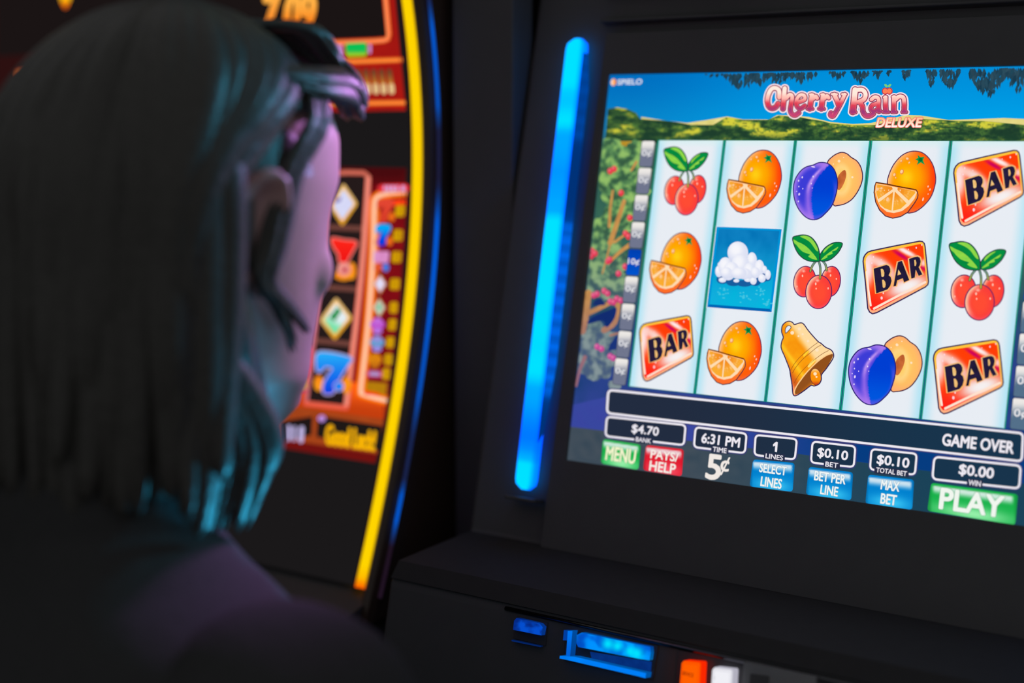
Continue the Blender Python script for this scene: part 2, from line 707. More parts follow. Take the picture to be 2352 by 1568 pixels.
for pts, w0, w1 in (([(1408, 438), (1402, 480), (1400, 520)], 5, 7), ([(1434, 462), (1418, 510), (1402, 558)], 9, 12), ([(1434, 540), (1412, 556)], 5, 6),
                    ([(1450, 560), (1425, 578), (1402, 600)], 10, 6), ([(1402, 560), (1392, 600), (1384, 628)], 4, 3),
                    ([(1352, 672), (1346, 720), (1338, 760)], 14, 16), ([(1412, 690), (1380, 706), (1345, 722)], 9, 12), ([(1420, 700), (1412, 740), (1388, 758)], 12, 14),
                    ([(1424, 764), (1402, 770)], 5, 5), ([(1344, 820), (1332, 850), (1324, 886)], 9, 5), ([(1462, 372), (1450, 392)], 6, 4)):
    bg.stroke(cat_rom(pts, 4, False), lambda t, a=w0, b=w1: a + (b - a) * t, orng, 1.2)
for a, b, r in ((1362, 700, 10), (1398, 700, 12), (1410, 738, 10)):
    pass
bg.poly([(1366, 690), (1380, 684), (1392, 700), (1360, 702)], (24, 46, 108), 1.25)
bg.poly(cat_rom([(1360, 728), (1400, 712), (1416, 706), (1412, 730), (1394, 752), (1384, 736), (1350, 744)], 3), (18, 44, 112), 1.25)
bg.poly([(1402, 790), (1418, 768), (1424, 800), (1396, 806)], (26, 52, 122), 1.25)
cher = [(1402, 393), (1411, 388), (1427, 443), (1447, 500), (1437, 536), (1444, 543), (1360, 576), (1367, 582), (1358, 588), (1397, 600), (1401, 596),
        (1421, 628), (1436, 612), (1364, 678), (1372, 675), (1388, 668), (1396, 674), (1402, 692), (1410, 694), (1417, 686), (1426, 690), (1372, 796), (1382, 801), (1402, 818), (1409, 822)]
for i, (a, b) in enumerate(cher):
    k = sstep(500, 820, b)
    c0 = mixc((232, 52, 66), (196, 66, 148), k)
    bg.poly(clipx(ell(a, b, 6.5, 7.5, 0, 14)), lambda p, a=a, b=b, c0=c0: mixc(mixc(c0, (255, 190, 200), .7), c0, math.hypot(p[0] - a + 2, p[1] - b + 2) / 5), 1.4 + i * .01, step=3)

# fringe of dark leaves hanging from the top edge
rl = random.Random(5)


def top_edge(x):
    return 172 - (x - 1402) * 19 / 950.0


def fringe(x0, x1, depth, dens):
    for _ in range(int(dens * 1.7)):
        x = rl.uniform(x0, x1)
        e = 1 - abs((x - (x0 + x1) / 2) / ((x1 - x0) / 2)) ** 1.5
        y1 = top_edge(x) + 3 + depth * rl.uniform(.25, 1.0) * (0.35 + .65 * e)
        L, w = rl.uniform(15, 27), rl.uniform(5, 9)
        y0 = max(top_edge(x) + 1.5, y1 - L)
        s = rl.uniform(-4, 2)
        c = mixc((34, 74, 92), (18, 52, 72), rl.random())
        c = mixc(c, (64, 84, 96), rl.random() * .5)
        bg.poly([(x + s * -.2, y0), (x + w * .5 - s * .2, y0 + (y1 - y0) * .45), (x + s, y1), (x - w * .5, y0 + (y1 - y0) * .5)], c, 1.0 + rl.random() * .3)


for x0_, x1_, d_, k_ in ((1622, 1662, 12, 6), (1664, 1745, 42, 34), (1722, 1768, 40, 20), (1762, 1812, 36, 22), (1812, 1878, 34, 26), (1906, 1942, 26, 12), (1956, 1996, 36, 18), (2004, 2026, 26, 8), (2036, 2046, 16, 4),
                         (2070, 2092, 30, 10), (2126, 2152, 44, 18), (2160, 2204, 58, 34), (2228, 2310, 74, 80), (2312, 2365, 64, 44), (2370, 2500, 70, 90)):
    fringe(x0_, x1_, d_, k_)
screen = bg.build('screen', main)
screen.matrix_local = wm(SP.mtx)

# ---- reels: one white column each, sub-parts of the screen
cells = {}
A_, B_ = Vector((RW, 0.0)), Vector(SP(Pk(0, 0)))
SK = Vector((0.00102165, -RH))                 # down one full reel, in the plane


def uv(u, v):
    return (RW * u + SK.x * v, SK.y * v)


def reel_art(i):
    a = Art(SP, 2)
    c = [Pk(*uv(i + .012, 0)), Pk(*uv(i + .988, 0)), Pk(*uv(i + .988, 1)), Pk(*uv(i + .012, 1))]
    W = (232, 237, 244)

    def f(p):
        x, y = SP(p)
        v = y / SK.y
        u = (x - SK.x * v) / RW - i
        e = min(u, 1 - u)
        t = sstep(.2, .0, e) ** 1.2
        k = mixc(W, (166, 226, 244), t * .85)
        return mixc(k, (206, 240, 240), sstep(.03, 0, v) * .6)
    # own grid so the soft edges keep their shape
    us = [.012, .03, .06, .09, .13, .17, .22, .3, .5, .7, .78, .83, .87, .91, .94, .97, .988]
    vs_ = [0, .012, .03, .06, .15, .3, .5, .7, .85, .95, 1.0]
    pts = [Pk(*uv(i + u, v)) for v in vs_ for u in us]
    n = len(us)
    a.tri(pts, [(r * n + k, r * n + k + 1, (r + 1) * n + k + 1, (r + 1) * n + k) for r in range(len(vs_) - 1) for k in range(n - 1)], f, 2)
    # green frame line
    a.stroke(c, 3.6, (14, 92, 92), 2.4, closed=True)
    a.stroke(c, 1.9, (26, 168, 138), 2.7, closed=True)
    return a


for i in range(5):
    reel_art(i).build('reel_panel', screen)

CELL = lambda ci, ri: uv(ci, ri / 3.0)


def symbol(art, name, home, others):
    """home and others are (column, row) of the reels"""
    o = art.build(name, screen)
    hx, hy = CELL(*home)
    for c in others:
        cx, cy = CELL(*c)
        put_copy(o, screen, cx - hx, cy - hy)


# ---- orange with a slice
Co = crop(2000, 340, 9.225)
a = Art(SP, 4)
w = cat_rom(Co([(360, 760), (400, 560), (500, 350), (650, 180), (800, 95), (950, 72), (1100, 105), (1240, 220), (1340, 400), (1385, 620), (1370, 800), (1290, 1030),
                (1150, 1210), (1000, 1330), (880, 1375), (760, 1370), (600, 1250), (420, 1000)]), 4)


def orc(p):
    x, y = (p[0] - 2000) * 9.225, (p[1] - 340) * 9.225
    d = math.hypot((x - 760), (y - 620) * .9)
    c = mixc((255, 206, 20), (255, 168, 0), sstep(0, 240, d))
    c = mixc(c, (255, 92, 10), sstep(200, 600, d))
    c = mixc(c, (255, 62, 10), sstep(1200, 1400, x))
    dl = math.hypot((x - 870) / 510, (y - 720) / 650)
    left = sstep(.66, .98, dl) * sstep(1150, 500, x + (y - 100) * .55)
    c = mixc(c, (255, 208, 168), left)
    low = sstep(.82, 1.0, dl) * sstep(1000, 1300, y)
    return mixc(c, (240, 110, 80), low * .7)


a.poly(w, orc, 4, step=3.2)
a.stroke(w, 2.3, (84, 42, 84), 5, closed=True)
a.poly(Co([(1000, 145), (1060, 200), (1150, 190), (1115, 260), (1155, 365), (1070, 310), (985, 365), (1015, 280), (945, 245), (1015, 215)]), (24, 148, 72), 5)
a.poly(Co(ell(1065, 255, 40, 40)), (0, 112, 56), 5.3)
for x, y, rx, ry in ((790, 235, 40, 34), (660, 285, 22, 30), (830, 320, 18, 30), (670, 510, 40, 58), (515, 575, 32, 44), (545, 640, 14, 20)):
    a.poly(Co(ell(x, y, rx, ry, 20, 14)), (236, 140, 70), 5)
    a.poly(Co(ell(x - 6, y - 5, rx * .7, ry * .7, 20, 14)), (255, 208, 156), 5.3)
for x, y, rx, ry in ((1225, 820, 12, 22), (1265, 885, 14, 24), (1225, 980, 9, 14), (1118, 1090, 15, 40)):
    a.poly(Co(ell(x, y, rx, ry, 15, 12)), (255, 216, 196), 5)
sl = Co([(125, 735), (350, 770), (600, 825), (850, 870), (975, 893), (1000, 930), (1018, 1010), (1005, 1070), (940, 1180), (800, 1370), (650, 1460), (480, 1495), (330, 1450),
         (200, 1320), (120, 1150), (85, 950), (100, 820)])
a.poly(sl, lambda p: mixc((255, 150, 40), (255, 108, 40), sstep(440, 500, p[1])), 6, step=5)
a.poly(Co([(140, 760), (960, 915), (990, 950), (940, 1080), (820, 1230), (680, 1340), (500, 1385), (350, 1355), (220, 1250), (150, 1100), (110, 930)]), (255, 220, 176), 6.5)


def seg(p):
    x, y = (p[0] - 2000) * 9.225, (p[1] - 340) * 9.225
    d = math.hypot(x - 520, y - 850)
    c = mixc((244, 142, 32), (250, 172, 48), sstep(100, 420, d))
    return mixc(c, (255, 214, 150), max(0, 1 - abs(d - 300) / 90) * .75 * sstep(.45, .7, nz(math.atan2(y - 850, x - 520) * 60, 0, .2, 9)))


for s_ in ([(150, 775), (465, 832), (480, 880), (170, 1090), (130, 950)], [(185, 1160), (490, 935), (455, 1335), (310, 1285), (230, 1220)],
           [(525, 930), (775, 1180), (650, 1295), (485, 1335)], [(580, 895), (585, 845), (950, 922), (960, 960), (820, 1120)]):
    a.poly(Co(s_), seg, 7, step=3)
for x, y, rx, ry in ((160, 880, 26, 34), (243, 860, 22, 26), (640, 905, 16, 20), (370, 1095, 28, 46), (305, 905, 10, 14), (395, 900, 12, 16)):
    a.poly(Co(ell(x, y, rx, ry, 15, 12)), (255, 200, 150), 7.4)
a.stroke(sl, 2.3, (70, 36, 60), 7.7, closed=True)
a.stroke(Co([(130, 738), (350, 772), (600, 825), (850, 870), (970, 893)]), 2.6, (84, 34, 20), 7.9)
symbol(a, 'orange_symbol', (3, 0), [(1, 0), (0, 1), (1, 2)])

# ---- three cherries
Cc = crop(1810, 530, 8.25)
a = Art(SP, 4)
OUT = (92, 34, 96)


def cherry(cx, cy, rx, ry, ang, L):
    e = Cc(ell(cx, cy, rx, ry, ang, 36))

    def f(p):
        x, y = (p[0] - 1810) * 8.25, (p[1] - 530) * 8.25
        u, v = (x - cx) / rx, (y - cy) / ry
        r = math.hypot(u, v)
        c = mixc((255, 76, 52), (250, 62, 58), sstep(.3, 1, r))
        c = mixc(c, (255, 204, 170), sstep(.55, 1.0, r) * sstep(.1, -.8, u + v * .35))
        c = mixc(c, (255, 84, 110), sstep(.75, 1.0, r) * sstep(.2, .9, v) * .7)
        return mixc(c, (255, 214, 196), sstep(.2, .02, math.hypot(u + .1, (v + .68) * 1.6)) * .8)
    a.poly(e, f, L, step=3)
    a.stroke(e, 2.2, OUT, L + .4, closed=True)


cherry(325, 965, 208, 292, 8, 4)
cherry(815, 962, 186, 288, 8, 4)
for s_, z in (([(520, 600), (470, 670), (432, 770)], 5), ([(680, 590), (722, 650), (742, 750)], 5)):
    a.stroke(cat_rom(Cc(s_), 5, False), 5.4, (44, 66, 70), z)
    a.stroke(cat_rom(Cc(s_), 5, False), 3.0, lambda p: mixc((116, 152, 132), (170, 170, 70), sstep(605, 622, p[1])), z + .3)
cherry(595, 1162, 246, 318, 5, 6)
s_ = cat_rom(Cc([(600, 585), (626, 720), (620, 905)]), 6, False)
a.stroke(s_, 5.4, (44, 66, 70), 6.6)
a.stroke(s_, 3.0, lambda p: mixc((116, 152, 132), (190, 180, 60), sstep(610, 640, p[1])), 6.9)
for x, y, rx, ry in ((540, 1010, 16, 26), (548, 1100, 12, 18), (775, 1095, 12, 22), (290, 860, 14, 24), (185, 1060, 10, 18), (820, 850, 14, 26), (930, 915, 12, 18)):
    a.poly(Cc(ell(x, y, rx, ry, 0, 12)), (255, 196, 176), 7.2)
for lf, streaks in ((([(105, 140), (200, 100), (320, 85), (440, 120), (530, 210), (590, 330), (620, 480), (612, 582), (480, 590), (340, 550), (220, 450), (140, 300)]),
                     ([(240, 112), (370, 102), (470, 165), (550, 280), (590, 390), (540, 370), (450, 240), (350, 165)],
                      [(120, 170), (200, 215), (330, 280), (450, 390), (570, 550), (470, 535), (400, 490), (430, 455), (300, 405), (220, 330), (180, 280), (130, 230)])),
                    (([(620, 475), (700, 350), (800, 270), (920, 225), (1045, 245), (1000, 370), (920, 470), (800, 560), (640, 582)]),
                     ([(640, 560), (740, 460), (960, 310), (930, 370), (850, 400), (860, 440), (760, 480), (760, 510)], [(700, 370), (800, 285), (880, 260), (780, 340), (690, 430)]))):
    e = cat_rom(Cc(lf), 4)
    a.poly(e, lambda p: mixc((0, 150, 66), (8, 128, 60), nz(p[0], p[1], .1)), 7.4, step=6)
    for s_ in streaks:
        a.poly(cat_rom(Cc(s_), 3), lambda p: mixc((160, 222, 70), (120, 206, 74), nz(p[0], p[1], .15, 2)), 7.8, step=4)
    a.stroke(e, 2.2, (36, 62, 66), 8.2, closed=True)
symbol(a, 'cherry_symbol', (2, 1), [(0, 0), (4, 1)])

# ---- plum and half plum
Cp = crop(1815, 340, 8.96)
a = Art(SP, 4)
h = cat_rom(Cp([(775, 310), (870, 190), (980, 120), (1080, 95), (1180, 125), (1270, 200), (1380, 270), (1460, 390), (1500, 560), (1480, 720), (1400, 900), (1280, 1060), (1140, 1150), (1000, 1185),
                (900, 1170), (850, 900), (760, 600)]), 4)


def half(p):
    x, y = (p[0] - 1815) * 8.96, (p[1] - 340) * 8.96
    r = math.hypot((x - 1090) / 410, (y - 640) / 545)
    c = mixc((255, 206, 104), (255, 190, 100), sstep(.3, .7, r))
    c = mixc(c, (255, 176, 112), sstep(.7, 1.0, r))
    return mixc(c, (255, 222, 150), max(0, 1 - abs(math.hypot((x - 1060) / 150, (y - 660) / 270) - 1) * 2.2) * .6)


a.poly(h, half, 4, step=3.4)
a.poly(cat_rom(Cp([(1135, 455), (1050, 510), (990, 600), (980, 740), (990, 860), (1045, 850), (1120, 720), (1165, 560)]), 3),
       lambda p: mixc((172, 84, 40), (222, 120, 62), nz(p[0], p[1], .09)), 4.6, step=4)
for x, y, r in ((1015, 275, 28), (1290, 605, 22), (1110, 200, 12), (900, 335, 12)):
    a.poly(Cp(ell(x, y, r, r, 0, 14)), (255, 226, 190), 4.8)
a.stroke(h, 2.4, (72, 34, 70), 5, closed=True)
pl = cat_rom(Cp([(480, 360), (600, 310), (720, 308), (830, 350), (920, 450), (975, 600), (990, 760), (960, 950), (880, 1180), (760, 1330), (620, 1450), (480, 1482), (340, 1430), (200, 1280), (110, 1080),
                 (80, 850), (120, 650), (230, 480), (350, 395)]), 4)
edge_c = [(790, 370), (700, 470), (620, 560), (540, 670), (490, 780), (462, 900), (450, 1030), (455, 1200), (480, 1340), (505, 1460)]


def edge_x(y):
    for (xa, ya), (xb, yb_) in zip(edge_c, edge_c[1:]):
        if y <= yb_:
            return xa + (xb - xa) * (y - ya) / (yb_ - ya)
    return 505


def plc(p):
    x, y = (p[0] - 1815) * 8.96, (p[1] - 340) * 8.96
    r = math.hypot((x - 530) / 455, (y - 895) / 590)
    dx = edge_x(y) - x
    if dx < 0:
        c = mixc((0, 62, 210), (0, 86, 222), sstep(700, 1400, y))
        return mixc(c, (84, 84, 226), sstep(.78, .92, r) * sstep(600, 900, y) * .8)
    c = mixc((60, 60, 214), (112, 84, 228), sstep(1000, 1400, y))
    c = mixc(c, (164, 112, 236), max(0, 1 - abs(dx - 70) / 90) * .8)
    c = mixc(c, (214, 172, 244), max(0, 1 - abs(dx - 90) / 46) * .8 * sstep(1050, 700, y) * sstep(380, 520, y))
    return mixc(c, (176, 126, 238), sstep(.7, 1.0, r) * .85)


a.poly(pl, plc, 6, step=2.6)
a.stroke(pl, 2.4, (40, 30, 116), 7, closed=True)
for x, y, rx, ry in ((265, 610, 14, 22), (190, 680, 14, 22), (195, 800, 11, 16), (275, 845, 10, 13), (202, 958, 17, 30), (150, 900, 9, 13), (185, 1105, 13, 18), (488, 595, 14, 20), (450, 740, 12, 18),
                     (470, 830, 9, 11), (490, 395, 42, 15)):
    a.poly(Cp(ell(x, y, rx, ry, 10, 12)), (232, 214, 250), 7.3)
symbol(a, 'plum_symbol', (2, 0), [(3, 2)])

# ---- BAR plate
Cb = crop(1970, 540, 8.25)
a = Art(SP, 4)
e = Cb([(112, 500), (122, 430), (150, 375), (200, 325), (270, 300), (700, 210), (1180, 118), (1235, 125), (1270, 160), (1285, 220), (1320, 560), (1350, 880), (1338, 940), (1290, 985), (830, 1230), (370, 1470),
        (290, 1492), (235, 1460), (200, 1390), (160, 950)])
a.poly(e, lambda p: mixc((255, 196, 60), (255, 176, 130), sstep(590, 690, p[1])), 4, step=8)
a.stroke(e, 3.0, (54, 34, 84), 4.6, closed=True)
inn = Cb([(160, 510), (172, 440), (205, 395), (270, 355), (700, 275), (1190, 170), (1235, 185), (1250, 240), (1310, 870), (1295, 925), (830, 1170), (340, 1425), (275, 1425), (238, 1375), (200, 950)])


def barc(p):
    x, y = (p[0] - 1970) * 8.25, (p[1] - 540) * 8.25

    def g(cx, cy, rx, ry, ang):
        cs, sn = math.cos(math.radians(ang)), math.sin(math.radians(ang))
        u, v = (x - cx) * cs + (y - cy) * sn, -(x - cx) * sn + (y - cy) * cs
        return math.exp(-((u / rx) ** 2 + (v / ry) ** 2) ** 1.5)
    c = mixc((255, 62, 8), (255, 34, 24), sstep(900, 1400, y))
    c = mixc(c, (255, 226, 226), g(190, 640, 130, 330, 0))
    c = mixc(c, (255, 236, 234), g(400, 520, 300, 90, 32) * .75)
    c = mixc(c, (246, 240, 240), g(960, 970, 420, 170, -20))
    c = mixc(c, (246, 238, 240), g(600, 720, 330, 120, 55) * .7)
    c = mixc(c, (255, 240, 240), g(930, 320, 240, 50, 28))
    c = mixc(c, (206, 0, 92), g(830, 385, 190, 38, 32))
    c = mixc(c, (255, 226, 230), g(1265, 530, 60, 80, 30) * .9)
    return mixc(c, (206, 0, 92), g(1260, 640, 90, 34, 34) * .9)


a.poly(inn, barc, 5, step=2.8)
a.stroke(Cb([(320, 1395), (800, 1140), (1290, 895)]), 5.2, (255, 226, 206), 5.6)
a.stroke(Cb([(180, 700), (215, 1050), (258, 1335)]), 4.4, (255, 232, 216), 5.6)
for x, y, r in ((465, 1195, 26), (497, 1103, 16), (1120, 245, 16), (310, 420, 16), (280, 535, 16), (1225, 190, 14), (455, 470, 10), (975, 275, 10)):
    a.poly(Cb(ell(x, y, r * .8, r * 1.2, 0, 12)), (255, 214, 220), 6)
Lb = Cb([(315, 640), (450, 600), (560, 568), (605, 590), (630, 640), (630, 700), (600, 765), (640, 800), (656, 870), (630, 965), (580, 1030), (500, 1062), (365, 1108)])
La = Cb([(775, 515), (850, 490), (990, 855), (890, 898), (868, 822), (762, 862), (740, 965), (690, 978), (735, 720)])
Lr = Cb([(985, 455), (1090, 420), (1150, 410), (1190, 435), (1207, 500), (1192, 575), (1168, 612), (1240, 750), (1168, 778), (1112, 660), (1095, 808), (1028, 828)])
for L_ in (Lb, La, Lr):
    a.stroke(L_, 6.2, lambda p: mixc((255, 176, 84), (240, 200, 160), nz(p[0], p[1], .03)), 6.4, closed=True)
for L_ in (Lb, La, Lr):
    a.poly(L_, lambda p: mixc((26, 22, 46), (44, 32, 70), nz(p[0], p[1], .06)), 6.9, step=6)
for h_ in ([(450, 650), (475, 640), (505, 665), (520, 720), (515, 780), (490, 800), (464, 790)], [(475, 850), (505, 848), (535, 890), (545, 940), (535, 992), (510, 1008), (488, 990)],
           [(785, 655), (838, 745), (768, 768)], [(1085, 480), (1108, 470), (1126, 540), (1112, 590), (1092, 590)]):
    a.poly(Cb(h_), lambda p: mixc((246, 216, 150), (236, 170, 90), nz(p[0], p[1], .1)), 7.3, step=4)
symbol(a, 'bar_symbol', (3, 1), [(4, 0), (0, 2), (4, 2)])

# ---- bell
Ce = crop(1780, 725, 8.04)
a = Art(SP, 4)
e = cat_rom(Ce([(375, 165), (480, 135), (545, 160), (640, 290), (800, 470), (860, 510), (950, 585), (1050, 635), (1095, 710), (1080, 800), (960, 980), (875, 1090), (870, 1180), (830, 1260), (740, 1300), (680, 1290),
                (560, 1380), (440, 1460), (380, 1480), (345, 1440), (330, 1280), (300, 1090), (280, 980), (200, 770), (130, 600), (140, 480), (168, 400), (138, 300), (150, 190), (210, 125), (280, 105), (340, 130)]), 4)


def bell(p):
    x, y = (p[0] - 1780) * 8.04, (p[1] - 725) * 8.04
    d = (x * .82 - y * .57)              # across the bell, right edge positive
    c = mixc((255, 172, 20), (246, 140, 10), nz(x, y, .004))
    c = mixc(c, (255, 220, 160), sstep(60, 210, d))
    c = mixc(c, (216, 96, 30), sstep(-250, -400, d))
    c = mixc(c, (255, 206, 40), math.exp(-((d + 200) / 40) ** 2) * .8)
    return mixc(c, (255, 150, 100), sstep(-420, -480, d))


a.poly(e, bell, 4, step=3)
a.poly(cat_rom(Ce([(305, 205), (300, 235), (215, 325), (200, 290), (205, 240), (235, 195), (275, 185)]), 3), (226, 234, 246), 4.6)
a.stroke(cat_rom(Ce([(305, 205), (300, 235), (215, 325), (200, 290), (205, 240), (235, 195), (275, 185)]), 3), 1.6, (90, 40, 40), 4.9, closed=True)
op = cat_rom(Ce([(395, 1455), (365, 1410), (420, 1290), (600, 1060), (800, 860), (960, 745), (1050, 705), (1078, 750), (965, 960), (860, 1095), (680, 1285), (500, 1410)]), 4)
a.poly(op, lambda p: mixc((150, 78, 24), (236, 128, 16), sstep(-60, 120, ((p[1] - 725) * 8.04 - 1450) * .55 + ((p[0] - 1780) * 8.04 - 380) * .84 - (0))) if False else
       mixc((146, 80, 28), (236, 128, 18), sstep(0, 150, ((p[0] - 1780) * 8.04 - 400) * .72 + ((p[1] - 725) * 8.04 - 1400) * .78 - 20)), 5, step=3)
a.stroke(cat_rom(Ce([(375, 1440), (372, 1390), (430, 1270), (600, 1045), (800, 845), (960, 735), (1060, 700)]), 4, False), 2.6, (255, 206, 140), 5.5)
for s_ in ([(300, 1010), (350, 920), (450, 790), (580, 670), (700, 570), (800, 500)], [(335, 1060), (400, 950), (520, 810), (660, 690), (780, 590), (860, 545)],
           [(370, 1240), (430, 1130), (560, 970), (720, 830), (880, 710), (1000, 645)]):
    a.stroke(cat_rom(Ce(s_), 4, False), 1.1, (140, 76, 24), 5.6)
a.poly(cat_rom(Ce([(540, 720), (600, 660), (640, 650), (600, 710), (545, 760)]), 3), (255, 206, 50), 5.6)
a.poly(cat_rom(Ce([(620, 920), (700, 830), (770, 810), (720, 880), (640, 960)]), 3), (255, 222, 110), 5.6)
c_ = Ce(ell(765, 1130, 100, 155, -8, 30))
a.poly(c_, lambda p: mixc(mixc((255, 204, 130), (252, 146, 10), sstep(0, 110, (p[1] - 725) * 8.04 - 975)), (200, 60, 20), sstep(190, 300, (p[1] - 725) * 8.04 - 990)), 6, step=3)
a.stroke(c_, 1.4, (120, 50, 40), 6.4, closed=True)
for x, y, r in ((755, 1075, 32), (780, 1130, 18), (333, 318, 34), (465, 245, 30), (448, 380, 18), (525, 345, 20), (625, 470, 24), (790, 635, 32)):
    a.poly(Ce(ell(x, y, r, r, 0, 14)), (255, 228, 190), 6.6)
a.stroke(e, 2.5, (48, 34, 84), 6.8, closed=True)
symbol(a, 'bell_symbol', (2, 2), [])

# ---- rain cloud tile
a = Art(SP, 4)
q = C_C([(1600, 178), (2252, 203), (2150, 1032), (1503, 982)])
a.stroke(q, 4.2, (236, 240, 246), 4, closed=True)
a.poly(q, (0, 146, 214), 4.3)
q2 = C_C([(1622, 200), (2228, 222), (2130, 1000), (1530, 955)])


def cloudbg(p):
    t = sstep(530, 700, p[1])
    c = mixc((0, 110, 178), (0, 186, 222), t)
    return mixc(c, (40, 160, 220), nz(p[0], p[1] * .6, .03) * .5)


a.poly(C_C([(1530, 955), (2130, 1000), (2150, 1032), (1503, 982)]), (0, 98, 178), 4.5)
a.poly(q2, cloudbg, 4.8, step=5)
for x, y, rx, ry in ((1665, 840, 46, 50), (1880, 880, 62, 60), (2050, 840, 40, 60), (2100, 950, 36, 30)):
    for k in range(16):
        rx_, ry_ = rl.gauss(0, .5) * rx, rl.gauss(0, .5) * ry
        a.poly(C_C(ell(x + rx_, y + ry_, 10, 7, 0, 8)), (66, 196, 226), 5 + k * .01)
for x, y, rx, ry in ((1660, 705, 62, 46), (1770, 735, 74, 38), (1880, 745, 80, 34), (1985, 725, 60, 46), (2060, 690, 54, 46), (2110, 680, 38, 44)):
    a.poly(C_C(ell(x, y, rx, ry, 0, 22)), (22, 92, 158), 5.4)
for i, (x, y, rx, ry) in enumerate(((1625, 625, 38, 60), (1630, 560, 18, 26), (1660, 712, 38, 26), (1955, 515, 50, 80), (2030, 590, 48, 80), (2080, 610, 26, 40), (2115, 660, 28, 50), (2055, 695, 38, 42), (1690, 580, 70, 96),
                                     (1720, 670, 54, 46), (1800, 720, 30, 18), (1915, 710, 36, 22), (1970, 720, 34, 40), (1815, 440, 104, 112), (1840, 560, 90, 110), (1930, 620, 60, 80), (1990, 640, 46, 56), (1750, 610, 76, 80), (1880, 650, 70, 56), (1700, 640, 60, 56), (1825, 645, 80, 58))):
    a.poly(C_C(ell(x, y, rx, ry, 0, 24)), lambda p, x=x, y=y, rx=rx, ry=ry: (lambda u, v: mixc(mixc((246, 246, 252), (222, 226, 244), sstep(.2, 1, math.hypot(u + .2, v + .3))),
           (186, 198, 232), .65 * sstep(.6, 1.2, math.hypot(u - .15, v - .3) * .6 + v * .5)))((((p[0] - 1280) * 4.3556) - x) / rx, (((p[1] - 480) * 4.3556) - y) / ry), 6 + i * .1, step=4)
symbol(a, 'cloud_symbol', (1, 1), [])

# ---- credit markers down both sides
muL = []
xa, ya = SP((1486.6, 353.5))
xb, yb2 = SP((1425.8, 853.3))
for side in (0, 1):
    for k in range(9):
        t = k / 8
        v = (ya + (yb2 - ya) * t) / SK.y
        u = (xa - SK.x * (ya / SK.y)) / RW + ((xb - SK.x * (yb2 / SK.y)) - (xa - SK.x * (ya / SK.y))) / RW * t
        if side:
            u = 5 - u
        hw, hh = .098, .0525
        c4 = [Pk(*uv(u - hw, v - hh)), Pk(*uv(u + hw, v - hh)), Pk(*uv(u + hw, v + hh)), Pk(*uv(u - hw, v + hh))]
        cc = Pk(*uv(u, v))
        a = Art(SP, 2)
        y0_, y1_ = c4[0][1], c4[2][1]
        act = (k == 4)
        sc_ = 1 + side * .3

        def mk(p, y0_=y0_, y1_=y1_, act=act, side=side):
            t = (p[1] - y0_) / (y1_ - y0_)
            if act:
                return mixc((0, 62, 176), (0, 84, 206), t)
            b_ = (112, 118, 142) if not side else (84, 112, 138)
            return mixc((236, 232, 228), b_, sstep(.12, .62, t))
        a.stroke(rrect(c4, 5), 2.4, (54, 62, 78), 2, closed=True)
        a.poly(rrect(c4, 5), mk, 2.4, step=6)
        a.text('10¢' if act else '0¢', cc, (26 if act else 22) * sc_, 17 * sc_, (240, 240, 244), 4, bold=.016, outline=((70, 76, 96) if not act else (0, 50, 150), .035))
        a.build('credit_marker', screen)

# ---- message bar, read-outs and touch buttons
WH = (238, 234, 242)


def frame(name, q, r, w, label=None, lpos=None, lw=0, lh=0, val=None, vpos=None, vw=0, vh=0, fillc=(34, 44, 64)):
    a = Art(SP, 2)
    rr = rrect(q, r)
    a.stroke(rr, w + 5, (58, 60, 118), 2, closed=True)
    a.poly(rr, lambda p: mixc(fillc, (24, 52, 76), sstep(1500, 2200, p[0])), 2.4, step=12)
    a.stroke(rr, w, WH, 3, closed=True)
    if label:
        a.poly([(lpos[0] - lw / 2 - 4, lpos[1] - lh * .75 - .5 * lw * .12), (lpos[0] + lw / 2 + 4, lpos[1] - lh * .75 + .5 * lw * .12), (lpos[0] + lw / 2 + 4, lpos[1] + lh * .75 + .5 * lw * .12),
                (lpos[0] - lw / 2 - 4, lpos[1] + lh * .75 - .5 * lw * .12)], (40, 46, 72), 3.5)
        a.text(label, lpos, lw, lh, WH, 4.5, bold=.022)
    if val:
        if val == '1':
            x_, y_ = vpos
            a.poly([(x_ + 1, y_ - 12), (x_ + 5, y_ - 11), (x_ + 3, y_ + 12), (x_ - 2, y_ + 11), (x_ - 1, y_ - 3), (x_ - 6, y_ - 1), (x_ - 6, y_ - 6)], WH, 4.5)
        else:
            a.text(val, vpos, vw, vh, WH, 4.5, bold=.034)
    return a.build(name, screen)


E1 = lambda x, y: C_E([(x, y)])[0]
F1 = lambda x, y: C_F([(x, y)])[0]
frame('message_bar', [E1(515, 328), F1(2345, 588), F1(2332, 868), E1(500, 560)], 11, 5.2, None, None, 0, 0, 'GAME OVER', F1(1893, 690), 165, 27)
frame('readout_box', [E1(500, 595), E1(1288, 680), E1(1270, 880), E1(486, 790)], 10, 4.6, 'BANK', E1(868, 830), 35, 10, '$4.70', E1(885, 735), 62, 22)
frame('readout_box', [E1(1388, 700), E1(1898, 765), E1(1880, 960), E1(1370, 900)], 10, 4.6, 'TIME', E1(1630, 928), 32, 11, '6:31 PM', E1(1640, 832), 88, 22)
frame('readout_box', [E1(1988, 778), F1(84, 645), F1(62, 850), E1(1975, 978)], 10, 4.6, 'LINES', E1(2176, 998), 40, 11, '1', E1(2190, 898), 11, 22)
frame('readout_box', [F1(240, 670), F1(668, 718), F1(652, 925), F1(224, 880)], 10, 4.6, 'BET', F1(433, 902), 29, 11, '$0.10', F1(442, 800), 70, 24)
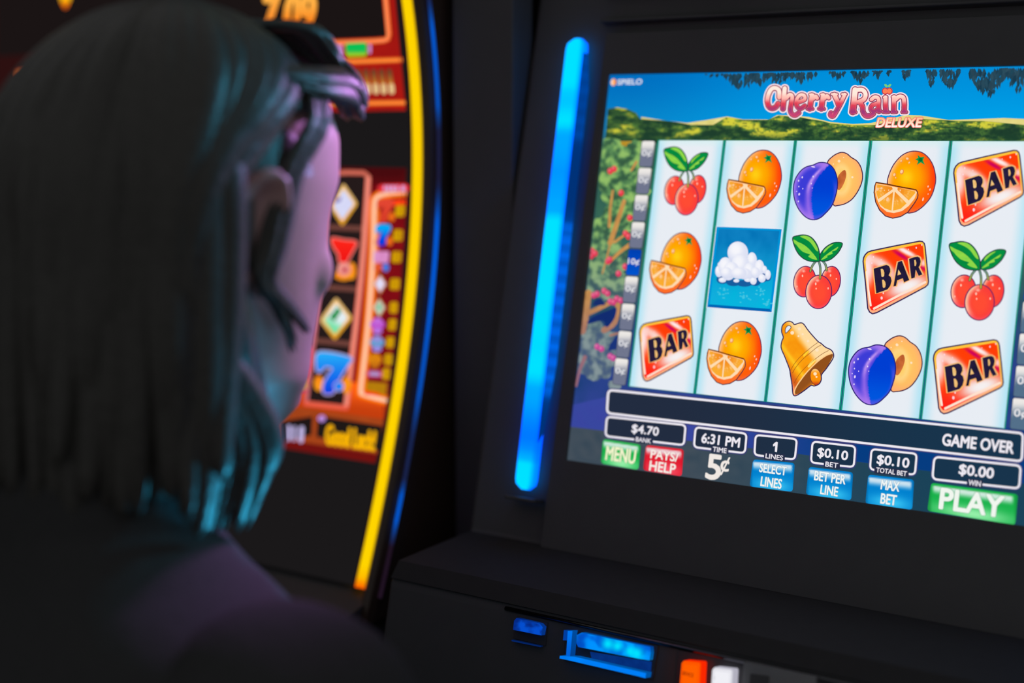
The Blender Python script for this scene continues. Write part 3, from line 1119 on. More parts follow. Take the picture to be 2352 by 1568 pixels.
frame('readout_box', [F1(830, 745), F1(1282, 792), F1(1263, 1002), F1(814, 948)], 10, 4.6, 'TOTAL BET', F1(1030, 972), 71, 11, '$0.10', F1(1046, 873), 74, 25)
frame('readout_box', [F1(1458, 822), F1(2322, 912), F1(2306, 1140), F1(1438, 1045)], 12, 5.0, 'WIN', F1(1862, 1086), 28, 12, '$0.00', F1(1878, 974), 80, 27)


def button(q, lite, mid, lines, txt=(246, 240, 226), ol=(120, 130, 150)):
    a = Art(SP, 2)
    rr = rrect(q, 8)
    P = [Vector(p) for p in q]

    def f(p):
        # rough position inside the quad
        u = (p[0] - (P[0].x + P[3].x) / 2) / ((P[1].x - P[0].x + P[2].x - P[3].x) / 2)
        yt_ = P[0].y + (P[1].y - P[0].y) * u
        yb_ = P[3].y + (P[2].y - P[3].y) * u
        v = (p[1] - yt_) / (yb_ - yt_)
        c = mixc(mid, lite, math.exp(-(((u - .5) / .42) ** 2 + ((v - .86) / .24) ** 2)))
        g = sstep(.05, .12, v) * sstep(.42, .16, v) * sstep(.02, .07, min(u, 1 - u))
        c = mixc(c, (240, 244, 247), g * .85)
        return mixc(c, mixc(mid, (0, 0, 0), .25), sstep(.04, .0, min(u, 1 - u)) * .6)
    a.poly(rr, f, 2, step=3.5)
    for s, pos, w_, h_, b_ in lines:
        a.text(s, pos, w_, h_, txt, 4, bold=b_ * 1.2, outline=(ol, .022))
    return a.build('touch_button', screen)


GR = ((150, 240, 170), (24, 176, 74))
BL = ((60, 200, 246), (0, 128, 206))
RD = ((250, 90, 110), (224, 26, 46))
button([E1(462, 818), E1(840, 876), E1(815, 1128), E1(437, 1062)], *GR, [('MENU', E1(640, 978), 68, 32, .02)], (244, 244, 206), (120, 190, 120))
button([E1(892, 878), E1(1270, 922), E1(1248, 1192), E1(860, 1130)], *RD, [('PAYS/', E1(1078, 985), 64, 20, .02), ('HELP', E1(1058, 1102), 60, 22, .02)], (250, 240, 232), (200, 120, 130))
button([E1(1962, 1022), F1(62, 884), F1(40, 1172), E1(1925, 1292)], *BL, [('SELECT', E1(2162, 1122), 62, 20, .02), ('LINES', E1(2145, 1255), 48, 22, .02)], (240, 246, 246), (110, 150, 180))
button([F1(202, 922), F1(646, 978), F1(626, 1258), F1(172, 1200)], *BL, [('BET PER', F1(415, 1030), 72, 21, .02), ('LINE', F1(408, 1160), 40, 21, .02)], (240, 246, 246), (110, 150, 180))
button([F1(796, 1000), F1(1256, 1052), F1(1236, 1352), F1(766, 1290)], *BL, [('MAX', F1(1018, 1110), 42, 22, .02), ('BET', F1(1002, 1248), 36, 23, .02)], (240, 246, 246), (110, 150, 180))
button([F1(1425, 1082), F1(2294, 1198), F1(2266, 1504), F1(1386, 1362)], *GR, [('PLAY', F1(1830, 1280), 146, 47, .03)], (240, 246, 238), (110, 180, 140))
a = Art(SP, 2)
a.text('5', E1(1570, 1100), 32, 56, (240, 232, 226), 3, bold=.03)
a.text('¢', E1(1680, 1090), 19, 42, (240, 232, 226), 3, bold=.02)
a.build('denomination_lettering', screen)

# ---- title lettering
Ct = crop(1740, 180, 5.88)
a = Art(SP, 4)
T = [([(300, 262), (298, 170), (250, 135), (195, 150), (155, 220), (140, 310), (160, 385), (205, 410), (255, 390), (285, 345)], 52),
     ([(375, 140), (362, 280), (350, 415)], 56), ([(395, 275), (440, 225), (476, 250), (462, 350), (450, 430), (470, 485), (515, 502), (565, 470)], 46),
     ([(540, 330), (640, 292), (640, 240), (590, 228), (545, 270), (528, 340), (550, 395), (590, 412), (645, 375)], 42),
     ([(740, 232), (725, 330), (712, 415)], 54), ([(680, 415), (750, 418)], 28), ([(760, 280), (790, 245), (812, 272)], 44), ([(715, 222), (760, 222)], 24),
     ([(892, 232), (880, 330), (868, 415)], 54), ([(835, 415), (905, 418)], 28), ([(912, 275), (945, 240), (968, 268)], 44), ([(868, 222), (905, 222)], 24),
     ([(1045, 225), (1080, 300), (1105, 370)], 54), ([(1185, 222), (1130, 340), (1070, 450), (1025, 515), (990, 500), (998, 470)], 44), ([(1010, 218), (1080, 220)], 24), ([(1150, 218), (1200, 220)], 24),
     ([(1325, 160), (1312, 300), (1292, 455)], 70), ([(1270, 460), (1330, 462)], 30), ([(1330, 165), (1420, 160), (1465, 215), (1445, 285), (1370, 325)], 54),
     ([(1395, 330), (1425, 390), (1430, 450), (1465, 505), (1520, 510), (1570, 480)], 50),
     ([(1545, 290), (1590, 258), (1640, 280), (1640, 380), (1645, 450)], 46), ([(1630, 340), (1560, 365), (1535, 420), (1580, 450), (1630, 420)], 42), ([(1650, 455), (1680, 450)], 24),
     ([(1735, 262), (1735, 360), (1740, 450)], 52), ([(1712, 262), (1750, 255)], 24), ([(1705, 460), (1775, 460)], 26),
     ([(1850, 258), (1848, 360), (1845, 450)], 52), ([(1828, 255), (1865, 250)], 24), ([(1820, 460), (1880, 460)], 26), ([(1870, 290), (1920, 250), (1975, 265), (1988, 340), (1985, 450)], 50), ([(1960, 460), (2015, 460)], 26)]
SH = -8


def tcol(p):
    y = (p[1] - 180) * 5.88
    x = (p[0] - 1740) * 5.88
    k = y - (x > 1240) * 25
    c = mixc((255, 236, 222), (255, 190, 178), sstep(190, 270, k))
    c = mixc(c, (226, 60, 82), sstep(270, 350, k))
    c = mixc(c, (156, 58, 122), sstep(345, 440, k))
    return mixc(c, (206, 70, 116), sstep(430, 500, k))


lay = 0
for extra, color, z in ((64, (250, 226, 232), 4), (28, (116, 34, 84), 4.6), (8, (250, 120, 120), 5.0), (0, tcol, 5.3)):
    for i, (pts, w_) in enumerate(T):
        s_ = cat_rom(Ct(pts), 5, False) if len(pts) > 2 else Ct(pts)
        a.stroke(s_, (w_ + extra) / 5.88, color, z)
for x, y in ((1730, 178), (1788, 178)):
    a.poly(Ct(ell(x, y, 44, 48, 0, 20)), (196, 44, 70), 5.4)
    a.poly(Ct(ell(x, y, 32, 36, 0, 20)), (255, 126, 84), 5.7)
a.poly(cat_rom(Ct([(1718, 90), (1745, 85), (1765, 105), (1790, 85), (1815, 90), (1790, 125), (1765, 118), (1740, 125)]), 3), (126, 206, 120), 5.9)
a.text('DELUXE', Ct([(1920, 602)])[0], 104, 21, lambda t: mixc((255, 250, 244), (255, 190, 140), t), 6.6, bold=.03, shear=.12, outline=((244, 116, 104), .06))
a.build('title_lettering', screen)

# ---- maker's mark in the corner
a = Art(SP, 3)
a.poly(clipx(C_A(ell(566, 215, 28, 36, 10, 20))), lambda p: mixc((255, 150, 60), (255, 214, 190), sstep(1414, 1406, p[0])), 3, step=3)
a.text('SPIELO', C_A([(730, 212)])[0], 56, 12, (222, 228, 240), 3.5, bold=.035)
a.build('corner_logo', screen)

# ---- blue light bars either side of the screen
bt, bb = Vector(SP((1332, 92))), Vector(SP((1211, 1124)))
LBLEN = (bt - bb).length
BR = [(0.0, .95), (.02, 1), (.10, 1), (.125, .82), (.15, .8), (.19, 1), (.225, .55), (.30, .45), (.36, .5), (.39, .65), (.41, 1), (.57, 1), (.60, .96), (.63, 1), (.685, .92), (.74, 1), (.765, .8), (.79, .55), (.85, .40),
      (.885, .32), (.92, .45), (.945, .95), (1.0, 1)]


def bright(t):
    for (a_, va), (b_, vb) in zip(BR, BR[1:]):
        if t <= b_:
            return va + (vb - va) * (t - a_) / (b_ - a_)
    return 1


def ledcol(t, e):
    """colour at fraction t from the top, e = 0 centre .. 1 edge"""
    b = bright(t)
    c = mixc((0, 120, 246), (0, 168, 255), sstep(.3, .55, b))
    c = mixc(c, (0, 226, 255), sstep(.6, 1.0, b))
    c = mixc(c, (0, 104, 232), sstep(.45, 1.0, e) * .75)
    return c


def make_bar():
    n, m = 90, 12
    v, f, c = [], [], []
    hw, dep = 0.0098, 0.007
    for i in range(n + 1):
        t = i / n
        p = bt + (bb - bt) * t
        tt = min(t, 1 - t) * LBLEN
        r = 1.0 if tt > 0.009 else math.sqrt(max(0.0, 1 - ((0.009 - tt) / 0.009) ** 2)) * .55 + .45
        if tt < 1e-6:
            r = .42
        for k in range(m + 1):
            a_ = math.pi * k / m
            v.append((p.x - math.cos(a_) * hw * r, p.y, 0.002 + math.sin(a_) * dep * r))
            q_ = lin(ledcol(t, max(0.0, -math.cos(a_))))
            c.append((q_[0], q_[1], q_[2] * 2.4, 1.0))
    for i in range(n):
        for k in range(m):
            b_ = i * (m + 1) + k
            f.append((b_, b_ + m + 1, b_ + m + 2, b_ + 1))
    f.append(tuple(range(m + 1)))
    f.append(tuple(n * (m + 1) + k for k in range(m, -1, -1)))
    me = bpy.data.meshes.new('light_bar')
    me.from_pydata(v, [], f)
    at = me.color_attributes.new('Col', 'FLOAT_COLOR', 'POINT')
    for i, q_ in enumerate(c):
        at.data[i].color = q_
    me.materials.append(M['led'])
    return link(bpy.data.objects.new('light_bar', me), main, wm(SP.mtx))


lb = make_bar()
# dark-blue emissive rim beside the diffuser, stronger where the bar is
n = 90
v, f, c = [], [], []
for i in range(n + 1):
    t = .035 + .86 * i / n
    p = bt + (bb - bt) * t
    taper = min(1, (1 - i / n) * 5) ** .7 * min(1, (i / n) * 8 + .3)
    for dx, z in ((0.0085, .0035), (0.0085, .0068), (0.0085 + .0062 * taper, .0052), (0.0085 + .0062 * taper, .0022)):
        v.append((p.x + dx, p.y, z))
        b = bright(max(0, min(1, t - .02)))
        k = sstep(.45, .95, b) * (1 if i > 30 else .35) * (.6 + .4 * math.sin(i * .9) ** 2)
        c.append(lin(mixc((0, 50, 120), (0, 108, 240), k)))
for i in range(n):
    for k in range(3):
        b_ = i * 4 + k
        f.append((b_, b_ + 4, b_ + 5, b_ + 1))
me = bpy.data.meshes.new('bar_rim')
me.from_pydata(v, [], f)
at = me.color_attributes.new('Col', 'FLOAT_COLOR', 'POINT')
for i, q_ in enumerate(c):
    at.data[i].color = q_
me.materials.append(M['led'])
link(bpy.data.objects.new('bar_rim', me), lb)
# its twin on the far side of the screen
xm = RW * 5 - (bt.x + bb.x) / 2
tw = lb.copy()
col.objects.link(tw)
tw.parent = main
tw.matrix_local = wm(SP.mtx) @ Matrix.Translation((xm - (bt.x + bb.x) / 2, 0, 0))
# small sill under the bar
bm = bmesh.new()
p = SP((1215, 1140))
add_box(bm, (p[0], p[1] - .002, 0.006), (0.028, 0.003, 0.016), 0.001)
mesh_obj('bar_sill', bm, M['gloss'], main, wm(SP.mtx))

# ---- lower panel: bill acceptor, card reader, lit buttons


def lp_quad(px_pts):
    return [LP(p) for p in px_pts]


def slab(bm, pts, z0, z1):
    quad_bar(bm, pts, z0, z1)


Cl = crop(1100, 1380, 2.94)
ba = bmesh.new()
slab(ba, lp_quad(Cl([(590, 200), (1215, 300), (1180, 530), (575, 395)])), -0.004, 0.0012)
acc = mesh_obj('bill_acceptor', ba, M['gloss'], main, wm(LP.mtx))


def lit(name, parent, px, z0, z1, fn, step=4):
    """a lit translucent block on the lower panel"""
    pts = [tuple(p) for p in px]
    a = Art(LP, 0)
    a.poly(pts, fn, z1 / Art.LIFT, step=step)
    n_ = len(pts)
    # side walls
    base = len(a.v)
    for p in pts:
        x, y = LP(p)
        a.v += [(x, y, z0), (x, y, z1)]
        cc = mixc(fn(p), (0, 0, 0), .35)
        a.c += [lin(cc), lin(cc)]
    for i in range(n_):
        j = (i + 1) % n_
        a.f.append((base + 2 * i, base + 2 * j, base + 2 * j + 1, base + 2 * i + 1))
    o = a.build(name, parent)
    return o


def blu(p):
    n_ = nz(p[0], p[1], .02, 4)
    x, y = (p[0] - 1100) * 2.94, (p[1] - 1380) * 2.94
    c = mixc((0, 92, 216), (0, 146, 255), sstep(.35, .6, n_))
    for cx, cy, r in ((900, 285, 40), (965, 300, 36), (1095, 350, 44), (1050, 335, 34)):
        c = mixc(c, (0, 228, 255), math.exp(-((x - cx) ** 2 + (y - cy) ** 2) / r ** 2))
    return mixc(c, (0, 70, 180), sstep(780, 700, x) * .6)


lit('lit_hood', acc, Cl([(690, 225), (725, 208), (1185, 305), (1188, 345), (1180, 395), (1110, 385), (700, 305), (688, 280)]), 0.001, 0.006, blu)
lit('lit_fin', acc, Cl([(640, 195), (672, 196), (655, 372), (628, 376)]), 0.001, 0.008, lambda p: mixc((0, 116, 240), (0, 96, 216), sstep(1450, 1500, p[1])))
lit('lit_fin', acc, Cl([(604, 192), (640, 195), (632, 262), (598, 260)]), 0.001, 0.006, lambda p: (0, 62, 160))
lit('lit_lip', acc, Cl([(592, 362), (690, 368), (1172, 478), (1166, 512), (1120, 500), (640, 390), (590, 380)]), 0.001, 0.009,
    lambda p: mixc((0, 120, 240), (0, 132, 255), nz(p[0], p[1], .03)))
lit('lit_throat', acc, Cl([(760, 340), (1176, 408), (1170, 474), (770, 385)]), 0.0005, 0.002, lambda p: mixc((4, 40, 110), (6, 52, 130), nz(p[0], p[1], .05)))
cr = bmesh.new()
slab(cr, lp_quad(Cl([(262, 100), (470, 145), (455, 300), (238, 250)])), -0.004, 0.0012)
crd = mesh_obj('card_reader', cr, M['gloss'], main, wm(LP.mtx))
lit('lit_hood', crd, Cl([(285, 110), (440, 148), (462, 172), (452, 228), (262, 190), (268, 130)]), 0.001, 0.006,
    lambda p: mixc((4, 40, 130), (4, 78, 206), sstep(.36, .66, nz(p[0], p[1], .03, 7))))
lit('lit_lip', crd, Cl([(242, 258), (440, 300), (436, 308), (240, 268)]), 0.001, 0.004, lambda p: (4, 34, 96))

bp = bmesh.new()
slab(bp, lp_quad(Cl([(1350, 330), (2900, 640), (2870, 1000), (1320, 640)])), -0.004, 0.0010)
bpn = mesh_obj('button_panel', bp, M['gloss'], main, wm(LP.mtx))
LBW = (0.026, 0.027)


def keycap(name, q, top, side, words=None):
    """square translucent push button lit from inside"""
    P4 = [Vector(LP(p)) for p in q]
    cen = sum(P4, Vector((0, 0))) / 4
    v, f, c = [], [], []
    for s, z, cc in ((1.0, 0.001, side), (1.0, 0.009, side), (.93, 0.012, top), (.80, 0.0115, mixc(side, top, .6)), (.78, 0.0108, top), (.0, 0.0108, top)):
        for k in range(4):
            for t in (.06, .5, .94):
                p_ = P4[k] + (P4[(k + 1) % 4] - P4[k]) * t
                w_ = cen + (p_ - cen) * s
                v.append((w_.x, w_.y, z))
                c.append(lin(cc))
    for r in range(5):
        for k in range(12):
            f.append((r * 12 + k, r * 12 + (k + 1) % 12, (r + 1) * 12 + (k + 1) % 12, (r + 1) * 12 + k))
    me = bpy.data.meshes.new(name)
    me.from_pydata(v, [], f)
    at = me.color_attributes.new('Col', 'FLOAT_COLOR', 'POINT')
    for i, q_ in enumerate(c):
        at.data[i].color = q_
    me.materials.append(M['screen'])
    o = link(bpy.data.objects.new(name, me), bpn)
    return o


k1 = Cl([(1420, 392), (1545, 404), (1536, 590), (1404, 580)])
o = keycap('push_button', k1, (255, 96, 0), (250, 40, 0))
o['label'] = 'lit orange push button'
k2 = Cl([(1626, 436), (1758, 452), (1748, 645), (1612, 628)])
o = keycap('push_button', k2, (240, 240, 246), (178, 176, 190))
o['label'] = 'lit white push button'
a = Art(LP, 52)
a.text('SERVICE', Cl([(1460, 482)])[0], 28, 8.5, (120, 26, 8), 52.5, bold=.012)
a.text('C', Cl([(1640, 508)])[0], 5, 6, (170, 168, 176), 52)
a.build('button_lettering', bpn)
br_ = bmesh.new()
slab(br_, lp_quad(Cl([(1815, 408), (2300, 505), (2280, 700), (1795, 640)])), 0.0, 0.006)
mesh_obj('button_bracket', br_, M['metal'], bpn)
br_ = bmesh.new()
slab(br_, lp_quad(Cl([(1865, 485), (1985, 500), (1970, 660), (1850, 640)])), 0.004, 0.0075)
mesh_obj('button_well', br_, M['black'], bpn)

# boxes made up to hold the two added fill spots, above the picture
for x_, z_ in ((-0.47, 0.150), (-0.30, 0.185)):
    bm = bmesh.new()
    c = Vector((x_, 0.955, CZ + z_)) - main.location
    add_box(bm, c, (0.05, 0.09, 0.018), 0.004)
    mesh_obj('fill_spot_box', bm, M['black'], main)

# dark sheet added to mute screen light on the ledge; metal bead along its front
bm = bmesh.new()
sheet_prof = [(sb[0] + .0005, sb[1] + .0015), (YF + 0.0095, ZF + 0.0136), (YF - .0006, ZF + .0030), (YF + .0004, ZF + .0022), (YF + 0.0098, ZF + 0.0116), (sb[0] + .0005, sb[1] - .0005)]
add_prism_x(bm, [(y - main.location.y, z) for y, z in sheet_prof], -0.270, 0.270)
mesh_obj('ledge_dark_sheet', bm, M['matt'], main)
bm = bmesh.new()
add_tube(bm, [(x_ - main.location.x, YF - .0006 - main.location.y, ZF - .001) for x_ in (-0.52, -0.40, -0.28, -0.12)], 0.0016, 12)
mesh_obj('edge_bead', bm, M['dark_chrome'], main, smooth=True)

# ================================================================== SLOT MACHINE WITH THE CURVED SCREEN
XR = -0.715                                                     # right edge light of that machine
STRIP = [(936, 0), (945.5, 103), (955, 207), (959.5, 300), (959.5, 360), (957, 480), (949, 600), (943.5, 660), (935, 760), (918.5, 880), (908, 940), (897, 1000), (879, 1100), (860, 1200), (840, 1290), (828, 1345)]
pf = []
for p in STRIP:
    d = ray(*p)
    t = XR / d.x
    pf.append((d.y * t, d.z * t))
# smooth the measured profile with a cubic through least squares
ys, zs = [a for a, b in pf], [b for a, b in pf]


def polyfit(zs, ys, deg):
    n = deg + 1
    A = [[sum((z * 4) ** (i + j) for z in zs) for j in range(n)] + [sum(y * (z * 4) ** i for y, z in zip(ys, zs))] for i in range(n)]
    for i in range(n):
        pv = max(range(i, n), key=lambda r: abs(A[r][i]))
        A[i], A[pv] = A[pv], A[i]
        for r in range(n):
            if r != i:
                k = A[r][i] / A[i][i]
                A[r] = [a - k * b for a, b in zip(A[r], A[i])]
    return [A[i][n] / A[i][i] for i in range(n)]


CF = polyfit(zs, ys, 3)


def yprof(z):
    if z > 0.14:                                             # carry the curve on above the picture
        z0 = 0.14
        s = (yprof(z0) - yprof(z0 - .01)) / .01
        return yprof(z0) + s * (z - z0) - 0.55 * (z - z0) ** 2
    return sum(c * (z * 4) ** i for i, c in enumerate(CF))


ZT, ZB = 0.42, -0.375
NP = 64
PROF = [(yprof(ZT + (ZB - ZT) * i / NP), ZT + (ZB - ZT) * i / NP) for i in range(NP + 1)]
left = empty('slot_machine', (-1.0, 0.93, 0.0),
             'black slot machine with a curved red screen edged by a yellow light strip', 'slot machine', 'slot machines')
LOFF = Matrix.Translation(-left.location)
XL = 2 * -1.0 - XR                                              # mirror edge


class CM(CurveMap):
    def at(self, p, lift):
        d = ray(*p)
        best = None
        P = self.p
        for i in range(len(P) - 1):
            a, b = P[i], P[i + 1]
            e = b - a
            nn = Vector((-e.y, e.x)).normalized()
            if nn.x > 0:
                nn = -nn
            a2 = a - nn * self.off + nn * lift
            den = d.y * e.y - d.z * e.x
            t = (a2.x * e.y - a2.y * e.x) / den
            s = (Vector((d.y, d.z)) * t - a2).dot(e) / e.length_squared
            viol = max(0, -s, s - 1)
            if best is None or viol < best[0]:
                best = (viol, t)
            if viol == 0:
                break
        t = best[1]
        return (d.x * t - left.location.x, d.y * t - left.location.y, d.z * t + CZ)


CS = CM(PROF, 0.004)


def prof_strip(x0, x1, off0, off1, name, mat, parent, colr=None, z0=ZT, z1=ZB, n=60, bulge=0.0, m=1):
    """a band of the curved front between two x, off = metres behind the front curve"""
    v, f, c = [], [], []
    for i in range(n + 1):
        z = z0 + (z1 - z0) * i / n
        y = yprof(z)
        s = (yprof(z + .002) - yprof(z - .002)) / .004
        nn = Vector((-1, s)).normalized()
        for k in range(m + 1):
            t = k / m
            o_ = off0 + (off1 - off0) * t - bulge * math.sin(math.pi * t)
            v.append((x0 + (x1 - x0) * t - left.location.x, y - nn.x * o_ - left.location.y, z - nn.y * o_ + CZ))
            if colr:
                c.append(lin(colr(i / n, t)))
    for i in range(n):
        for k in range(m):
            b = i * (m + 1) + k
            f.append((b, b + m + 1, b + m + 2, b + 1))
    me = bpy.data.meshes.new(name)
    me.from_pydata(v, [], f)
    if colr:
        at = me.color_attributes.new('Col', 'FLOAT_COLOR', 'POINT')
        for i, q_ in enumerate(c):
            at.data[i].color = q_
    for p_ in me.polygons:
        p_.use_smooth = True
    me.materials.append(mat)
    o = bpy.data.objects.new(name, me)
    col.objects.link(o)
    o.parent = parent
    return o


# cabinet body behind the curved front
bm = bmesh.new()
front = [(yprof(ZT + (ZB - ZT) * i / 40) + 0.012, ZT + (ZB - ZT) * i / 40 + CZ) for i in range(41)]
fb = front[-1]
prof = front + [(0.80, fb[1] - 0.02), (0.785, fb[1] - 0.035), (0.80, fb[1] - 0.10), (0.90, 0.60), (0.98, 0.02), (1.45, 0.02), (1.46, CZ + ZT)]
add_prism_x(bm, [(y - left.location.y, z) for y, z in prof], XL - 0.012 - left.location.x, XR + 0.010 - left.location.x)
mesh_obj('cabinet', bm, M['black'], left)
# side cheeks: bronze bezel beside the light, both sides
for nm, x0_, x1_ in (('side_bezel', XR + 0.0055, XR + 0.0185), ('side_bezel', XL - 0.0185, XL - 0.0055)):
    bm = bmesh.new()
    n = 50
    ring = []
    for i in range(n + 1):
        z = ZT + (ZB - .02 - ZT) * i / n
        y = yprof(z) - 0.001
        ring.append([bm.verts.new((x - left.location.x, y + dy - left.location.y, z + CZ)) for x, dy in
                     ((x0_, 0.012), (x0_, 0.0), (x0_ + .25 * (x1_ - x0_), -.003), (x1_ - .2 * (x1_ - x0_), -.003), (x1_, 0.004), (x1_, 0.30), (x0_, 0.30))])
    for i in range(n):
        for k in range(7):
            bm.faces.new((ring[i][k], ring[i][(k + 1) % 7], ring[i + 1][(k + 1) % 7], ring[i + 1][k]))
    bm.faces.new(ring[0])
    bm.faces.new(ring[-1][::-1])
    bmesh.ops.recalc_face_normals(bm, faces=bm.faces[:])
    mesh_obj(nm, bm, M['brown'], left)
# blue reflection on the outer cabinet corner, painted as a thin emissive strip
REFL = [(0.0, .5), (.335, .10), (.39, .12), (.42, .9), (.50, .8), (.525, .15), (.58, .12), (.62, 1.0), (.70, 1.0), (.80, .8), (.84, .25), (.885, .2), (.90, .9), (.925, .9), (.95, .0), (1.0, 0)]


def refl_col(t, k):
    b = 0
    for (a_, va), (b_, vb) in zip(REFL, REFL[1:]):
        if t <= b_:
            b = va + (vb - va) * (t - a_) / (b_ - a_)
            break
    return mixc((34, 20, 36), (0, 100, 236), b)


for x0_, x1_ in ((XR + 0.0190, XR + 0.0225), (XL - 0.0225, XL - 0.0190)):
    prof_strip(x0_, x1_, 0.002, 0.002, 'painted_reflection', M['led'], left, refl_col, n=120, bulge=.002, m=6)


# yellow edge light
def yel(t, k):
    c = mixc((255, 212, 0), (255, 150, 0), max(0, 1 - k / .22) * 1.0)
    c = mixc(c, (255, 176, 0), sstep(.92, 1.0, k) * .7)
    return mixc(c, (255, 84, 0), sstep(.985, 1.0, t))


for x0_, x1_ in ((XR - 0.0056, XR + 0.0056), (XL + 0.0056, XL - 0.0056)):
    prof_strip(x0_, x1_, 0.0, 0.0, 'edge_light', M['led'], left, yel, z0=ZT, z1=-0.371, n=90, bulge=.004, m=8)

# the display panel
RED = lambda p: mixc((132, 14, 22), (96, 8, 14), nz(p[0], p[1], .01))
XS1 = XR - 0.0108                                              # right end of the picture
cs_screen = prof_strip(XL + 0.0108, XS1, 0.004, 0.004, 'curved_screen', M['screen'], left, lambda t, k: (26, 24, 25), z1=-0.37, n=60)
# dark gap beside the picture
for x0_, x1_ in ((XS1 + .0002, XR - 0.0057), (XL + 0.0108 - .0002, XL + 0.0057)):
    prof_strip(x0_, x1_, 0.0035, 0.0, 'screen_surround', M['brown'], left)

L2, L3, L4, L5 = crop(560, 0, 4.3556), crop(600, 360, 5.2267), crop(580, 640, 5.2267), crop(560, 900, 3.135)


def S(x, y):
    """position measured along a row of the picture, converging to the row's vanishing point"""
    return (x, y)


VPX, VPY = -3724.0, 306.5


def row(y_at_850, x):
    """pixel height at x of the horizontal line that passes y_at_850 at x = 850"""
    return VPY + (y_at_850 - VPY) * (x - VPX) / (850 - VPX)


def band(y0, y1, x0=300, xr=None, n=10, **k):
    """quad strip between two screen rows from x0 to the right end of the picture"""
    pts = []
    top, bot = [], []
    for i in range(n + 1):
        t = i / n
        xa = x0 + ((xr(y0) if callable(xr) else xr) - x0) * t
        xb_ = x0 + ((xr(y1) if callable(xr) else xr) - x0) * t
        top.append((xa, row(y0, xa)))
        bot.append((xb_, row(y1, xb_)))
    return top + bot[::-1]


REDGE = [(-60, 905), (0, 912), (103, 921), (207, 929), (258, 932), (360, 934), (480, 933), (600, 925), (700, 918), (760, 910), (880, 894), (940, 885), (1000, 876), (1060, 862), (1150, 845)]


def xr(y):
    for (ya_, xa_), (yb_, xb_) in zip(REDGE, REDGE[1:]):
        if y <= yb_:
            return xa_ + (xb_ - xa_) * (y - ya_) / (yb_ - ya_)
    return 840


ORG = (250, 116, 46)
# --- top box of the picture
a = Art(CS, 1)
a.poly(band(-200, 255, -45, xr, 24), lambda p: mixc((44, 16, 16), mixc((150, 20, 18), (176, 26, 18), nz(p[0], p[1], .02)), sstep(60, 300, p[0])), 1, step=24)
a.poly(band(-200, 88, -8, lambda y: xr(y) - 32, 24), (26, 20, 20), 1.4, step=30)
for off, wd, c_ in ((-24, 17, (150, 24, 14)), (-26, 12, (255, 108, 48)), (-27, 5, (255, 146, 92))):
    pts = [(xr(y) + off, row(y, xr(y) + off)) for y in (-120, -60, 0, 30, 60, 80)] + [(xr(92) + off - 4, row(92, 890)), (xr(94) + off - 12, row(94, 880))] + [(x, row(95, x)) for x in range(860, 60, -40)]
    a.stroke(pts, wd, c_, 1.8 + wd * -.02, caps=False)
for yy, hh in ((140, 13), (237, 13)):
    pts = [(x, row(yy, x)) for x in list(range(40, 920, 30)) + [xr(yy)]]
    a.stroke(pts, hh, (236, 84, 26), 2, caps=False)
    a.stroke(pts, hh * .45, (255, 150, 62), 2.3, caps=False)
a.build('jackpot_panel', cs_screen)
a = Art(CS, 3)
a.text('7.09', (664, 32), 116, 88, lambda p: mixc((255, 176, 70), (246, 110, 10), sstep(0, 80, p[1])), 3, bold=.05, slope=-.04)
a.build('jackpot_digits', cs_screen)
a = Art(CS, 3)
a.poly(rrect([(793, 99), (842, 97), (843, 129), (795, 131)], 7), lambda p: mixc((10, 190, 84), (170, 206, 30), sstep(116, 127, p[1])), 3, step=4)
for x0_, x1_, y0_, y1_ in ((744, 756, 106, 130), (762, 786, 104, 130), (846, 853, 102, 124)):
    a.poly(rrect([(x0_, y0_), (x1_, y0_ - 1), (x1_, y1_ - 1), (x0_, y1_)], 4), lambda p: mixc((206, 170, 230), (196, 120, 190), nz(p[0], p[1], .2)), 3, step=4)
a.build('prize_badge', cs_screen)
a = Art(CS, 3)
for i, x in enumerate((822, 840, 858, 876, 894)):
    a.stroke([(x, 164), (x + 2, 180), (x + 4, 196)], 12, lambda p: mixc((106, 64, 40), (214, 130, 44), sstep(166, 196, p[1])), 3)
    a.stroke([(x + 5, 198), (x + 6, 210)], 13, (226, 190, 136), 3.4)
a.build('prize_strip', cs_screen)

# --- reel window
a = Art(CS, 1)
a.poly(band(384, 980, -45, xr, 24), lambda p: mixc((70, 10, 14), (140, 14, 20), sstep(395, 470, p[1])), 1, step=24)
a.poly(band(882, 964, -45, xr, 24), lambda p: mixc((255, 96, 22), (196, 62, 14), sstep(-10, 44, p[1] - row(905, p[0]))), 1.3, step=14)
# cells of the four reels; columns stand the same distance apart
COLX = []
d0 = CS.at((768, 660), 0)
a.build('reel_window', cs_screen)
rcol = []


